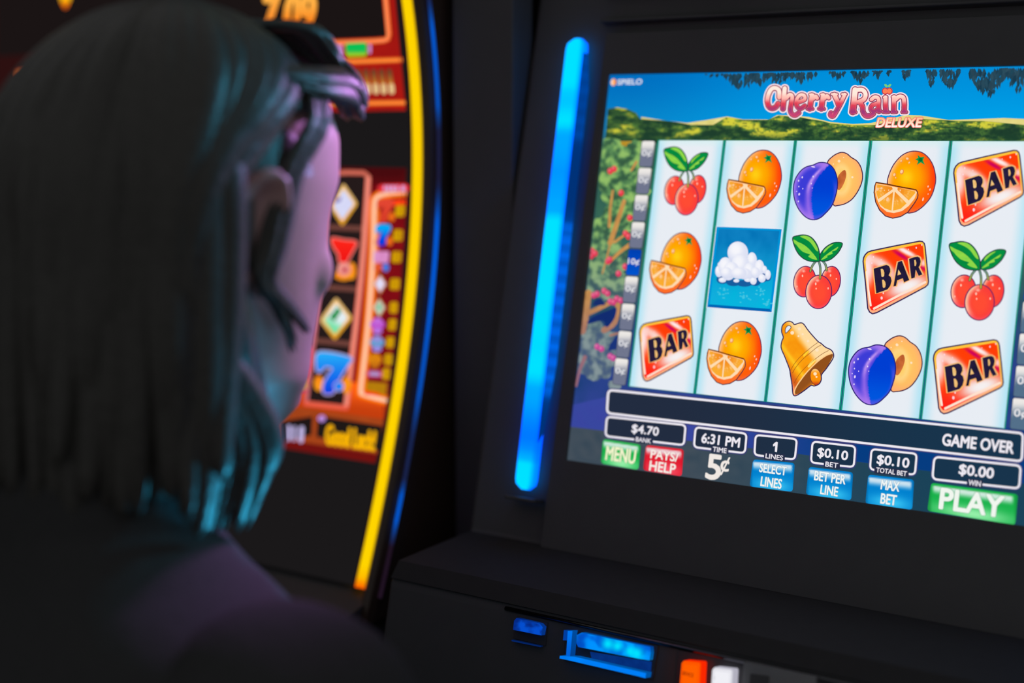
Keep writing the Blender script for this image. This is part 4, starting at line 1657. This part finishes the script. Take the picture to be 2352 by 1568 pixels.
def cell_art():
    """frame of one column of four dark windows"""
    a = Art(CS, 2)
    SAL = (206, 104, 92)
    for (x0_, x1_, t0, t1, b0, b1) in ((0, 0, 402, 410, 0, 0),):
        pass
    outl = [(846, 406), (842, 470), (836, 560), (829, 640), (818, 740), (806, 840), (795, 932)]
    lft = [(752, 400), (750, 470), (744, 560), (736, 640), (726, 740), (714, 840), (703, 930)]
    a.poly(outl + lft[::-1], (36, 26, 26), 2, step=30)
    for y0_ in (524, 664, 790):
        y = y0_
        a.stroke([(742 - (y - 520) * .11, row(y + 2, 740)), (835 - (y - 530) * .11, row(y + 2, 830))], 12, (112, 66, 58), 2.6, caps=False)
    a.stroke(outl, 13, (232, 110, 92), 3, caps=False)
    a.stroke(outl, 6, (246, 150, 130), 3.2, caps=False)
    a.stroke(lft, 9, (196, 104, 110), 2.9, caps=False)
    a.stroke([(752, 398), (800, 396), (836, 397), (846, 406)], 11, (206, 104, 86), 3.1)
    a.stroke([(703, 926), (795, 936)], 11, (236, 96, 74), 3.1)
    return a


col0 = cell_art().build('reel_column', cs_screen)
SHIFT = -0.0785
for k in (1, 2, 3, 4, 5):
    put_copy(col0, cs_screen, SHIFT * k)


def sym(a, name, copies=()):
    o = a.build(name, cs_screen)
    zm = sum(v_[2] for v_ in a.v) / len(a.v) - CZ
    for dx, r_ in copies:
        dz = -.0475 * r_
        put_copy(o, cs_screen, SHIFT * dx, yprof(zm + dz) - yprof(zm), dz)


def diamond(cx, cy, w, h, inner, core):
    a = Art(CS, 5)
    D = lambda s, ox=0, oy=0: [(cx + ox, cy - h * s + oy), (cx + w * s + ox, cy + oy - 2), (cx + ox - 3, cy + h * s + oy), (cx - w * s + ox, cy + oy + 3)]
    a.poly(rrect(D(1.0), 7), lambda p: mixc((244, 196, 120), (240, 168, 40), sstep(-6, 30, p[1] - cy + (p[0] - cx) * .4)), 5, step=4)
    a.poly(rrect(D(.74), 5), inner, 5.6, step=4)
    a.poly(rrect(core, 2), lambda p: mixc((10, 130, 60), (20, 160, 84), nz(p[0], p[1], .1)) if name_ == 'g' else (112, 94, 176), 6, step=4)
    return a


name_ = 'w'
sym(diamond(789, 470, 33, 50, lambda p: mixc((206, 208, 244), (222, 224, 248), nz(p[0], p[1], .1)), [(768, 458), (784, 452), (782, 462), (768, 466)]), 'diamond_symbol', [(1, 0), (2, 1), (3, 0), (4, 2), (5, 1)])
name_ = 'g'
sym(diamond(772, 732, 38, 50, lambda p: mixc((226, 236, 240), (120, 226, 168), sstep(-4, 24, p[1] - 732 + (772 - p[0]) * .6)), [(776, 704), (784, 714), (768, 738), (756, 728)]), 'diamond_symbol', [(1, -1), (2, 0), (3, 1), (4, -1), (5, 0)])


def seven(pts, dot, c0, c1, ol, fl):
    a = Art(CS, 5)
    for x, y, rx, ry in fl:
        a.poly(ell(x, y, rx, ry, 0, 20), lambda p: mixc((255, 176, 30), (246, 120, 20), nz(p[0], p[1], .08)), 5, step=5)
    e = cat_rom(pts, 4)
    a.stroke(e, 7, ol, 5.3, closed=True)
    y0_, y1_ = min(p[1] for p in pts), max(p[1] for p in pts)
    a.poly(e, lambda p: mixc(c0, c1, (p[1] - y0_) / (y1_ - y0_)), 5.8, step=4)
    if dot:
        a.stroke(ell(dot[0], dot[1], dot[2], dot[2], 0, 20), 5, ol, 6, closed=True)
        a.poly(ell(dot[0], dot[1], dot[2], dot[2], 0, 20), mixc(c0, c1, .4), 6.2)
    return a


sv = [(728, 812), (760, 810), (806, 822), (800, 836), (784, 862), (774, 880), (764, 902), (744, 902), (744, 880), (756, 858), (764, 846), (748, 842), (738, 852), (727, 848)]
sym(seven(sv, (778, 887, 10), (40, 176, 250), (10, 66, 226), (190, 170, 220), [(732, 880, 11, 18), (796, 884, 11, 20)]), 'seven_symbol', [(1, -1), (2, -3), (3, -1), (4, 0), (5, -3)])
sv2 = [(762, 548), (790, 552), (818, 556), (812, 572), (802, 590), (794, 604), (780, 600), (778, 584), (766, 566)]
sym(seven(sv2, None, (255, 40, 26), (236, 20, 20), (246, 130, 120), [(808, 622, 10, 20), (790, 632, 22, 12)]), 'seven_symbol', [(1, 2), (2, 2), (3, 0), (4, -1), (5, 2)])
a = Art(CS, 5.9)
a.poly(ell(790, 618, 16, 16, 0, 20), (240, 150, 140), 5.9)
a.poly(ell(792, 620, 6, 6, 0, 14), (190, 40, 70), 6.2)
a.build('flower_symbol', cs_screen)
# figures half hidden by the person's cheek, bottom left of the green diamond
a = Art(CS, 5)
a.poly([(703, 790), (716, 800), (712, 850), (700, 870), (690, 840)], (252, 30, 24), 5)
a.poly([(690, 820), (700, 872), (706, 892), (640, 900), (668, 872)], lambda p: mixc((226, 176, 96), (196, 140, 60), nz(p[0], p[1], .08)), 5.2, step=5)
a.poly(band(906, 920, 600, 705), (190, 40, 110), 5, step=10)
a.build('bonus_symbol', cs_screen)

# --- pay table
a = Art(CS, 2)
PT = [(862, 425), (xr(430), 420)] + [(xr(y), y) for y in (480, 560, 640, 700, 760, 820, 880)] + [(xr(912), 914), (838, 908), (845, 820), (856, 700), (864, 560), (866, 470)]
a.poly(PT, lambda p: mixc((140, 16, 24), (112, 10, 18), nz(p[0], p[1], .03)), 2, step=8)
edge = [(xr(442), 440), (890, 444), (868, 452), (860, 470), (858, 560), (852, 660), (844, 760), (834, 850), (829, 896), (836, 906), (xr(916), 920)]
eg = cat_rom(edge, 4, False)
a.stroke(eg, 24, (255, 100, 10), 2.4, caps=False)
a.stroke(eg, 16, (255, 146, 40), 2.7, caps=False)
a.stroke(eg, 8, (255, 204, 176), 3.0, caps=False)
a.stroke([(900, 466), (xr(466) - 1, 464)], 14, (255, 66, 20), 2.9, caps=False)
a.build('pay_table', cs_screen)
a = Art(CS, 3)
for x, w_ in ((884, 5), (892, 7), (902, 8), (912, 6), (926, 9)):
    a.poly(rrect([(x - w_ / 2, 426), (x + w_ / 2, 426), (x + w_ / 2, 439), (x - w_ / 2, 439)], 2), (214, 168, 220), 3.4)
a.stroke([(878, 433), (xr(433) - 3, 432)], 20, (232, 50, 60), 3)
a.build('pay_heading', cs_screen)
# little pictures down the table and the golden amounts beside them
rows = [(886, 484, 'red7'), (881, 540, 'blue7'), (877, 590, 'pink'), (873, 652, 'white'), (871, 706, 'green'), (867, 745, 'violet'), (866, 786, 'cyan'), (861, 825, 'gold'), (860, 858, 'bar')]
for x, y, kd in rows:
    a = Art(CS, 4)
    if kd in ('red7', 'blue7'):
        s_ = 1.0 if kd == 'blue7' else 1.1
        P_ = [(-17, -22), (0, -26), (17, -22), (14, -8), (6, 6), (4, 22), (-12, 24), (-12, 8), (-4, -8), (-10, -6), (-17, -4)]
        for dx, dy, r in ((-14, 16, 7), (14, 14, 8)):
            a.poly(ell(x + dx, y + dy, r, r + 3, 0, 14), (230, 104, 24), 4)
        c0, c1 = ((0, 168, 246), (6, 56, 220)) if kd == 'blue7' else ((226, 70, 50), (214, 60, 40))
        a.poly(cat_rom([(x + px_ * s_, y + py_ * s_) for px_, py_ in P_], 3), lambda p: mixc(c0, c1, sstep(y - 20, y + 20, p[1])), 4.5, step=4)
    elif kd == 'pink':
        a.poly(rrect([(x - 18, y - 14), (x + 17, y - 13), (x + 15, y + 14), (x - 19, y + 13)], 4), lambda p: mixc((226, 160, 214), (210, 120, 180), nz(p[0], p[1], .1)), 4.4, step=4)
        a.poly(ell(x - 8, y + 24, 10, 10, 0, 14), (222, 84, 44), 4.4)
        a.poly(ell(x + 9, y + 24, 8, 10, 0, 14), (70, 120, 220), 4.6)
    elif kd in ('white', 'green'):
        a.poly([(x, y - 24), (x + 16, y), (x, y + 24), (x - 16, y)], (206, 130, 84), 4)
        a.poly([(x, y - 18), (x + 12, y), (x, y + 18), (x - 12, y)], (226, 220, 246) if kd == 'white' else (190, 220, 200), 4.4)
        if kd == 'green':
            a.poly([(x, y - 9), (x + 4, y - 2), (x, y + 8), (x - 4, y - 1)], (16, 150, 72), 4.8)
    elif kd in ('violet', 'cyan'):
        c0 = (190, 84, 206) if kd == 'violet' else (96, 158, 206)
        a.poly(ell(x, y, 17, 12, 0, 20), c0, 4)
        a.poly(ell(x, y - 8, 11, 8, 0, 16), mixc(c0, (200, 130, 230), .5), 4.3)
        a.poly(ell(x, y + 15, 11, 7, 0, 16), mixc(c0, (180, 130, 230), .7), 4.3)
    elif kd == 'gold':
        a.poly(ell(x, y, 16, 14, 0, 18), (216, 130, 16), 4)
        a.poly(ell(x, y + 14, 10, 7, 0, 14), (196, 110, 20), 4.2)
    else:
        a.stroke([(x - 12, y), (x + 12, y + 1)], 16, (204, 60, 110), 4)
        a.stroke([(x - 8, y), (x + 8, y + 1)], 9, (160, 150, 206), 4.4)
    a.build('pay_symbol', cs_screen)
    a = Art(CS, 4)
    ax_ = {484: 920, 540: 915, 590: 912, 652: 908, 706: 905, 745: 902, 786: 897, 825: 893, 858: 888}[y]
    w_ = 11 if y < 700 else 9
    a.poly(rrect([(ax_ - w_, y - 13), (ax_ + w_, y - 13), (ax_ + w_ - 2, y + 14), (ax_ - w_ - 2, y + 13)], 6), lambda p: mixc((218, 172, 0), (196, 140, 10), nz(p[0], p[1], .12)), 4, step=5)
    a.build('pay_amount', cs_screen)
a = Art(CS, 4)
a.poly([(842, 876), (890, 880), (886, 908), (840, 898)], lambda p: mixc((196, 140, 10), (168, 110, 14), nz(p[0], p[1], .2)), 4, step=5)
a.poly([(838, 896), (868, 902), (880, 910), (836, 906)], (255, 70, 16), 4.4)
a.build('pay_note', cs_screen)

# --- message row under the reels
a = Art(CS, 2)
a.poly(band(958, 1052, -45, xr, 24), lambda p: mixc((176, 74, 28), (150, 60, 22), nz(p[0], p[1], .02)), 2, step=20)
a.poly(band(1040, 1062, -45, xr, 24), (112, 18, 16), 2.3, step=20)
a.poly([(640, 968), (718, row(975, 718)), (716, row(1020, 716)), (640, 1014)], (30, 22, 22), 2.6)
a.poly([(730, row(972, 730)), (xr(985), row(974, xr(985))), (xr(1028) - 1, row(1031, xr(1028))), (726, row(1022, 726))], (30, 24, 22), 2.6)
a.poly(band(966, 1014, -10, 632), (30, 24, 22), 2.6)
a.build('message_row', cs_screen)
a = Art(CS, 4)
a.text('Good Luck!', (805, 1005), 112, 44, (246, 178, 6), 4, bold=.045, slope=.135)
a.build('luck_lettering', cs_screen)
a = Art(CS, 4)
for x, w_ in ((664, 9), (677, 7), (693, 11)):
    a.stroke([(x, 980 + (x - 664) * .12), (x - 2, 1008 + (x - 664) * .12)], w_, (196, 184, 232), 4)
a.poly(ell(739, 961, 9, 8, 0, 14), (186, 140, 220), 4)
a.build('credit_digits', cs_screen)
# button deck of that machine
bm = bmesh.new()
add_box(bm, (0, 0.80 - left.location.y, CZ + ZB - 0.032), (XR - XL + 0.01, 0.05, 0.018), 0.006)
mesh_obj('button_deck', bm, M['gloss'], left)

# far left of the picture: the orange drop at its top and the dim red border
a = Art(CS, 3)
a.poly(cat_rom([(134, -30), (150, -44), (164, -30), (163, -4), (150, 20), (138, -2)], 4), lambda p: mixc((255, 200, 20), (255, 110, 0), sstep(-6, 16, p[1])), 3, step=5)
a.build('drop_symbol', cs_screen)


# ================================================================== PERSON
NOD = math.radians(3)
YAW = math.radians(5)
HR = Matrix.Rotation(-YAW, 4, 'Z') @ Matrix.Rotation(-NOD, 4, 'X')
PBASE = Vector((HEAD.x, HEAD.y - 0.18, 0))
HL = HEAD - PBASE


def hw_(p):
    """head coordinates -> person coordinates"""
    return HL + (HR @ Vector(p))


def bw_(p):
    return HL + Vector(p)


def ball(bm, c, r, sc=(1, 1, 1), rot=None):
    m = Matrix.Translation(c) @ (rot.to_4x4() if rot is not None else Matrix.Identity(4)) @ Matrix.Diagonal((r * sc[0], r * sc[1], r * sc[2], 1))
    bmesh.ops.create_icosphere(bm, subdivisions=3, radius=1.0, matrix=m)


def limb(bm, pts, rads, seg=16):
    P, R_ = [], []
    for i in range(len(pts) - 1):
        a, b = Vector(pts[i]), Vector(pts[i + 1])
        for k in range(5):
            t = k / 5
            P.append(a.lerp(b, t))
            R_.append(rads[i] + (rads[i + 1] - rads[i]) * t)
    P.append(Vector(pts[-1]))
    R_.append(rads[-1])
    add_tube(bm, P, R_, seg)
    for p, r in zip(pts, rads):
        ball(bm, Vector(p), r * .995)


bm = bmesh.new()
# skull and face: level sections  z, back, front, half width
SEC = [(-.122, -.030, .062, .020), (-.116, -.036, .078, .030), (-.105, -.045, .085, .040), (-.085, -.055, .088, .055), (-.065, -.066, .088, .060), (-.040, -.082, .090, .067), (-.015, -.096, .091, .0725),
       (.010, -.097, .094, .0765), (.030, -.099, .101, .0775), (.056, -.097, .101, .0765), (.080, -.080, .092, .070), (.096, -.058, .072, .057), (.107, -.042, .046, .040), (.112, -.022, .018, .020)]
rings = []
NSEG = 40
for z, yb_, yf_, w_ in SEC:
    yc, ry = (yb_ + yf_) / 2, (yf_ - yb_) / 2
    ring = []
    for k in range(NSEG):
        a_ = 2 * math.pi * k / NSEG
        sx, cy_ = math.sin(a_), math.cos(a_)
        x = w_ * math.copysign(abs(sx) ** .9, sx)
        y = yc + ry * math.copysign(abs(cy_) ** .92, cy_)
        # eye sockets and cheeks
        d = 0
        if cy_ > 0:
            for ex in (-.032, .032):
                d -= .0055 * math.exp(-((x - ex) / .016) ** 2 - ((z - .010) / .013) ** 2)
                d += .003 * math.exp(-((x - ex * 1.4) / .018) ** 2 - ((z + .022) / .018) ** 2)
        ring.append(bm.verts.new(hw_((x, y + d, z))))
    rings.append(ring)
for r0, r1 in zip(rings, rings[1:]):
    for k in range(NSEG):
        bm.faces.new((r0[k], r0[(k + 1) % NSEG], r1[(k + 1) % NSEG], r1[k]))
bm.faces.new(rings[0][::-1])
bm.faces.new(rings[-1])
# nose, lips, brow, chin
limb(bm, [hw_((0, .088, .020)), hw_((0, .099, -.005)), hw_((0, .110, -.028))], [.008, .0095, .0105])
for s_ in (-1, 1):
    ball(bm, hw_((s_ * .012, .098, -.031)), .008)
    ball(bm, hw_((s_ * .043, .062, -.020)), .0155, (1.1, 1, 1.3))
ball(bm, hw_((0, .088, -.056)), .0085, (2.6, .9, .7))
ball(bm, hw_((0, .087, -.066)), .009, (2.3, .9, .8))
ball(bm, hw_((0, .076, -.100)), .016, (1.3, 1, 1))
# ears
for s_ in (-1, 1):
    rot = Matrix.Rotation(s_ * math.radians(-24), 3, 'Z') @ Matrix.Rotation(math.radians(-8), 3, 'X')
    c = Vector((s_ * .078, -.012, .004))
    hel = []
    for k in range(13):
        a_ = math.radians(-70 + 300 * k / 12)
        hel.append(hw_(c + rot @ Vector((s_ * (.006 + .003 * math.sin(a_)), -.017 * math.sin(a_ - .4), .030 * math.cos(a_) + .002))))
    add_tube(bm, hel, [.0045] * 13, 8)
    ball(bm, hw_(c + rot @ Vector((s_ * .001, .0, .0))), .02, (.22, .75, 1.3), (HR.to_3x3() @ rot))
    ball(bm, hw_(c + Vector((s_ * .002, .006, -.030))), .0085, (.6, .9, 1.1))
    ball(bm, hw_(c + Vector((s_ * .000, .014, -.002))), .006, (.7, .8, 1.3))
# neck, shoulders, torso (leaning in toward the machine)
limb(bm, [hw_((0, -.030, -.045)), bw_((0, -.048, -.115)), bw_((0, -.062, -.185))], [.054, .052, .060], 20)
TOR = [(-.155, -.062, .055, .052), (-.180, -.066, .090, .060), (-.205, -.072, .145, .070), (-.235, -.078, .172, .082), (-.285, -.085, .168, .098), (-.36, -.095, .152, .106), (-.44, -.115, .138, .100), (-.53, -.145, .126, .094),
       (-.62, -.175, .146, .104), (-.70, -.20, .168, .118), (-.765, -.21, .165, .115), (-.80, -.205, .13, .09)]
rings = []
for z, yc, w_, d_ in TOR:
    rings.append([bm.verts.new(bw_((w_ * math.copysign(abs(math.sin(2 * math.pi * k / 32)) ** .85, math.sin(2 * math.pi * k / 32)), yc + d_ * math.cos(2 * math.pi * k / 32), z))) for k in range(32)])
for r0, r1 in zip(rings, rings[1:]):
    for k in range(32):
        bm.faces.new((r0[k], r1[k], r1[(k + 1) % 32], r0[(k + 1) % 32]))
bm.faces.new(rings[0])
bm.faces.new(rings[-1][::-1])
for s_ in (-1, 1):
    ball(bm, bw_((s_ * .075, .010, -.37)), .058)
    limb(bm, [bw_((s_ * .148, -.075, -.238)), bw_((s_ * .205, -.045, -.38)), bw_((s_ * .225, .000, -.52))], [.060, .047, .040])      # upper arm
    limb(bm, [bw_((s_ * .225, .000, -.52)), bw_((s_ * .190, .060, -.585)), bw_((s_ * .125, .120, -.630)), bw_((s_ * .112, .132, -.636))], [.041, .039, .028, .026])      # forearm
    # hand resting on the thigh: palm, four bent fingers, thumb
    wr = Vector((s_ * .112, .132, -.636))
    limb(bm, [bw_(wr + Vector((s_ * -.004, .015, .0))), bw_(wr + Vector((s_ * -.010, .060, -.004)))], [.024, .025])
    for j, (dx, L_) in enumerate(((-.027, .068), (-.010, .078), (.008, .074), (.026, .058))):
        b0 = wr + Vector((s_ * (dx + .010), .070, -.006))
        limb(bm, [bw_(b0), bw_(b0 + Vector((0, L_ * .45, -.006))), bw_(b0 + Vector((0, L_ * .72, -.022))), bw_(b0 + Vector((0, L_ * .85, -.040)))], [.0095, .0085, .0078, .0068], 10)
    t0 = wr + Vector((s_ * -.026, .026, -.004))
    limb(bm, [bw_(t0), bw_(t0 + Vector((s_ * -.020, .022, -.006))), bw_(t0 + Vector((s_ * -.026, .050, -.014)))], [.013, .0105, .0085], 10)
    # legs
    FZ = -HL.z
    limb(bm, [bw_((s_ * .085, -.20, -.755)), bw_((s_ * .10, .0, -.745)), bw_((s_ * .11, .175, -.725))], [.088, .075, .058])
    limb(bm, [bw_((s_ * .11, .175, -.725)), bw_((s_ * .11, .140, -.86)), bw_((s_ * .11, .090, FZ + .085))], [.056, .052, .036])
    limb(bm, [bw_((s_ * .11, .065, FZ + .05)), bw_((s_ * .115, .15, FZ + .040)), bw_((s_ * .118, .225, FZ + .030))], [.038, .036, .026])
me = bpy.data.meshes.new('tmp_body')
bmesh.ops.recalc_face_normals(bm, faces=bm.faces[:])
bm.to_mesh(me)
bm.free()
tmp = bpy.data.objects.new('tmp_body', me)
col.objects.link(tmp)
rm = tmp.modifiers.new('r', 'REMESH')
rm.mode = 'VOXEL'
rm.voxel_size = 0.0042
sm = tmp.modifiers.new('s', 'SMOOTH')
sm.factor = .5
sm.iterations = 4
dg = bpy.context.evaluated_depsgraph_get()
dg.update()
bme = bpy.data.meshes.new_from_object(tmp.evaluated_get(dg))
bpy.data.objects.remove(tmp)
bme.name = 'person'
bme.materials.clear()
bme.materials.append(M['skin'])
for p_ in bme.polygons:
    p_.use_smooth = True
person = bpy.data.objects.new('person', bme)
person.location = PBASE
col.objects.link(person)
tag(person, 'person with ash blond hair in dark clothes seen from behind, facing the curved red screen', 'person')


def garment(name, mat, keep, out):
    """cloth grown from the body's own surface where keep(p) holds"""
    g = bmesh.new()
    g.from_mesh(bme)
    g.verts.ensure_lookup_table()
    kv = [keep(v.co - HL) for v in g.verts]
    bmesh.ops.delete(g, geom=[f for f in g.faces if not all(kv[v.index] for v in f.verts)], context='FACES')
    bmesh.ops.delete(g, geom=[v for v in g.verts if not v.link_faces], context='VERTS')
    g.normal_update()
    for v in g.verts:
        n_ = noise.noise(v.co * 14)
        v.co += v.normal * (out * (1 + .5 * n_))
    return mesh_obj(name, g, mat, person, smooth=True)


def is_arm(p):
    return abs(p.x) > .12 and p.z > -.60


def hand(p):
    return p.y > .128 and p.z < -.585 and p.z > -.70 and abs(p.x) < .17 and p.z > -.668


garment('sweater', M['cloth'], lambda p: (p.z < -.125 + .035 * sstep(.0, -.04, p.y) and p.z > -.66) and not hand(p) and not (p.y > -.02 and p.z < -.648), .008)
garment('trousers', M['cloth'], lambda p: p.z < -.652 and p.z > -HL.z + .075, .006)
for s_ in (-1, 1):
    garment('shoe', M['leather'], lambda p, s_=s_: p.z < -HL.z + .085 and p.x * s_ > 0, .006)
for s_ in (-1, 1):
    e = bmesh.new()
    ball(e, hw_((s_ * .030, .0765, .008)), .0112)
    mesh_obj('eye', e, M['eye'], person, smooth=True)

# ---- hair: locks laid over the scalp
hb = bmesh.new()
rh = random.Random(11)
EC, ER = Vector((0, .001, .004)), Vector((.0865, .103, .113))


def scalp(th, ph, k=1.0):
    """th: 0 face, 90 right, 180 back, -90 left; ph: angle down from the crown (degrees)"""
    t, p = math.radians(th), math.radians(ph)
    y = EC.y + ER.y * k * math.sin(p) * math.cos(t)
    z = EC.z + ER.z * k * math.cos(p)
    if z > 0:
        z *= 1 - 1.3 * max(0.0, -y - .015)          # the back of the crown slopes away
    return Vector((EC.x + ER.x * k * math.sin(p) * math.sin(t), y, z))


def lock(pts, r, flat=.5, seg=7, curl=0.0):
    """a tapering lock through head-space points"""
    P = [Vector(p) for p in pts]
    out = []
    n = len(P)
    for i in range(n - 1):
        p0, p1, p2, p3 = P[max(0, i - 1)], P[i], P[i + 1], P[min(n - 1, i + 2)]
        for j in range(5):
            t = j / 5
            out.append(0.5 * ((2 * p1) + (-p0 + p2) * t + (2 * p0 - 5 * p1 + 4 * p2 - p3) * t * t + (-p0 + 3 * p1 - 3 * p2 + p3) * t ** 3))
    out.append(P[-1])
    m = len(out)
    sd = rh.uniform(0, 50)
    rad, ax, W = [], [], []
    for i, p in enumerate(out):
        t = i / (m - 1)
        rad.append(max(.0006, r * (.55 + .45 * min(1, t * 5)) * (1 if t < .6 else math.sqrt(max(0, 1 - ((t - .6) / .4) ** 2)) * .92 + .08)))
        w = p + Vector((noise.noise(Vector((t * 3, sd, 0))), noise.noise(Vector((t * 3, sd, 9))), 0)) * .006 * t
        ax.append((HR.to_3x3() @ (p - Vector((0, -.01, min(.02, p.z))))).normalized())
        W.append(hw_(w))
    add_tube(hb, W, rad, seg, flat=flat, flat_axis=ax)


def drop(th, ph_end, z_end, k=1.06, flare=0.0, back_shift=0.0, tuck=0.0, fwd=0.0):
    """crown -> over the scalp -> hanging"""
    pts = []
    for ph in (6, 24, 44, 62, 78, ph_end):
        f_ = sstep(40, 90, ph)
        pts.append(scalp(th + back_shift * f_, ph, k + .02 * math.sin(math.radians(ph) * 2)))
    last = pts[-1].copy()
    L = last.z - z_end
    if L > .01:
        for t in (.33, .66, 1.0):
            q_ = last.copy()
            out_ = Vector((last.x, last.y, 0)).normalized()
            q_ += out_ * (flare * t - tuck * t * t)
            q_.y += fwd * t * t
            q_.z = last.z - L * t
            pts.append(q_)
    return pts


# back and left side: full curtain
for i in range(150):
    th = rh.uniform(112, 300)
    z_e = rh.uniform(-.165, -.115)
    lock(drop(th, 96, z_e, rh.uniform(1.02, 1.09), flare=rh.uniform(0, .008), tuck=rh.uniform(0, .02), back_shift=rh.uniform(-6, 6)), rh.uniform(.008, .014), .5)
# left front (far side)
for i in range(24):
    th = rh.uniform(-88, -58)
    lock(drop(th, 96, rh.uniform(-.15, -.08), rh.uniform(1.03, 1.10), back_shift=-14), rh.uniform(.007, .011), .5)
# right side, swept behind the ear and falling forward under it
for i in range(84):
    th = rh.uniform(56, 126)
    k = rh.uniform(1.02, 1.10)
    bs = max(0, 126 - th) * rh.uniform(.85, 1.0)
    pts = [scalp(th, 6, k), scalp(th, 24, k), scalp(th + bs * .15, 42, k + .02), scalp(th + bs * .45, 58, k + .03), scalp(th + bs * .85, 76, k + .03), scalp(th + bs, 96, k)]
    e_ = pts[-1]
    f_ = rh.random()
    pts += [Vector((e_.x * .95 + .004, e_.y + .010 * f_, -.040)), Vector((.070 + .008 * f_, -.058 + .040 * f_, -.076)), Vector((.066 + .014 * f_, -.054 + .058 * f_, -.112)),
            Vector((.058 + .014 * f_, -.058 + .056 * f_, -.138 - .022 * rh.random()))]
    lock(pts, rh.uniform(.006, .011), .55)
# locks falling from behind the ear, past the lobe and along the jaw
for i in range(34):
    o_, f_, g_ = rh.uniform(-1, 1), rh.random(), rh.uniform(-1, 1)
    pts = [Vector((.080, -.046 - .008 * f_, .050)), Vector((.085, -.040 - .006 * f_, .015)), Vector((.083, -.034 + .006 * o_, -.022)), Vector((.077, -.022 + .010 * o_, -.055)),
           Vector((.068 + .004 * g_, -.010 + .014 * o_, -.085)), Vector((.060 + .006 * g_, -.006 + .018 * o_, -.115)), Vector((.050 + .010 * g_, -.014 + .020 * o_, -.140 - .018 * f_))]
    lock(pts, rh.uniform(.005, .009), .55)
# strand hanging in front of the ear
for i in range(9):
    o_ = rh.uniform(-1, 1)
    pts = [scalp(60, 10, 1.05), scalp(66, 30, 1.08), Vector((.077, .038 + .005 * o_, .072)), Vector((.0845, .012 + .006 * o_, .034)), Vector((.0875, -.003 + .006 * o_, -.004)), Vector((.0865, -.008 + .005 * o_, -.022)),
           Vector((.080, .010 + .006 * o_, -.036)), Vector((.070, .034 + .007 * o_, -.058 + .008 * o_))]
    lock(pts, rh.uniform(.0028, .0045), .6)
# fringe swept across the forehead toward the right temple
for i in range(46):
    u = rh.random()
    lft = rh.uniform(-.045, .02)
    w = rh.random()
    pts = [Vector((lft, .005 + .03 * u, .122 - abs(lft) * .3)), Vector((lft + .018, .050 + .02 * u, .119)), Vector((lft * .5 + .024, .080 + .010 * u, .106)), Vector((.033 + .010 * u, .096 + .006 * u, .088 - .006 * w)),
           Vector((.044 + .006 * u, .088 + .006 * u, .074 + .010 * w)), Vector((.057 + .004 * u, .070 + .006 * u, .080 + .010 * w)), Vector((.070 + .003 * u, .042, .081 + .008 * w)), Vector((.072, .005, .084 + .006 * w))]
    lock(pts, rh.uniform(.005, .009), .5)
for i in range(26):
    u = rh.random()
    lft = rh.uniform(-.05, .0)
    pts = [Vector((lft, .015, .120)), Vector((lft - .02, .065, .114)), Vector((lft - .03, .102, .088)), Vector((-.05 - .02 * u, .100, .060)), Vector((-.075, .07, .03 - .03 * u))]
    lock(pts, rh.uniform(.006, .010), .5)
# top of the head, between parting and temple
for i in range(70):
    th = rh.uniform(18, 92)
    k = rh.uniform(1.0, 1.06)
    lock([scalp(th - 30, 4, k), scalp(th - 10, 16, k), scalp(th, 30, k), scalp(th + 8, 44, k), scalp(th + 16 + (10 if th > 60 else 0), 58 if th > 40 else 50, k + .02)], rh.uniform(.008, .012), .4)
# scalp layer under the locks
cap = bmesh.new()
bmesh.ops.create_uvsphere(cap, u_segments=40, v_segments=24, radius=1.0)
bmesh.ops.delete(cap, geom=[v for v in cap.verts if (v.co.z < .25 and v.co.y > -.12 * 1 and v.co.y > -.1) or v.co.z < -.75 or (v.co.y > .35 and v.co.z < .62)], context='VERTS')
for v in cap.verts:
    q_ = EC + Vector((v.co.x * ER.x * 1.005, v.co.y * ER.y * 1.005, v.co.z * ER.z * 1.005))
    if q_.z > 0:
        q_.z *= 1 - 1.3 * max(0.0, -q_.y - .015)
    v.co = hw_(q_)
tm = bpy.data.meshes.new('t')
cap.to_mesh(tm)
cap.free()
hb.from_mesh(tm)
bpy.data.meshes.remove(tm)
bmesh.ops.recalc_face_normals(hb, faces=hb.faces[:])
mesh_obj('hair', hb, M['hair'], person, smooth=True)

# ---- stool under the person
sb_ = PBASE + Vector((0, -.02, 0))
st_ = empty('stool', sb_, 'dark round stool under the seated person in front of the curved screen', 'stool')
seat_z = HEAD.z - .80 - .045
bm = bmesh.new()
bmesh.ops.create_cone(bm, cap_ends=True, segments=40, radius1=.19, radius2=.19, depth=.07, matrix=Matrix.Translation((0, 0, seat_z - .035)))
bmesh.ops.bevel(bm, geom=[e for e in bm.edges if len(e.link_faces) == 2 and e.calc_face_angle() > 1], offset=.02, segments=3, affect='EDGES')
mesh_obj('seat', bm, M['leather'], st_, smooth=True)
bm = bmesh.new()
add_tube(bm, [(0, 0, .02), (0, 0, seat_z - .06)], .03, 20)
mesh_obj('pole', bm, M['chrome'], st_, smooth=True)
bm = bmesh.new()
bmesh.ops.create_cone(bm, cap_ends=True, segments=40, radius1=.2, radius2=.16, depth=.02, matrix=Matrix.Translation((0, 0, .01)))
mesh_obj('base', bm, M['chrome'], st_)
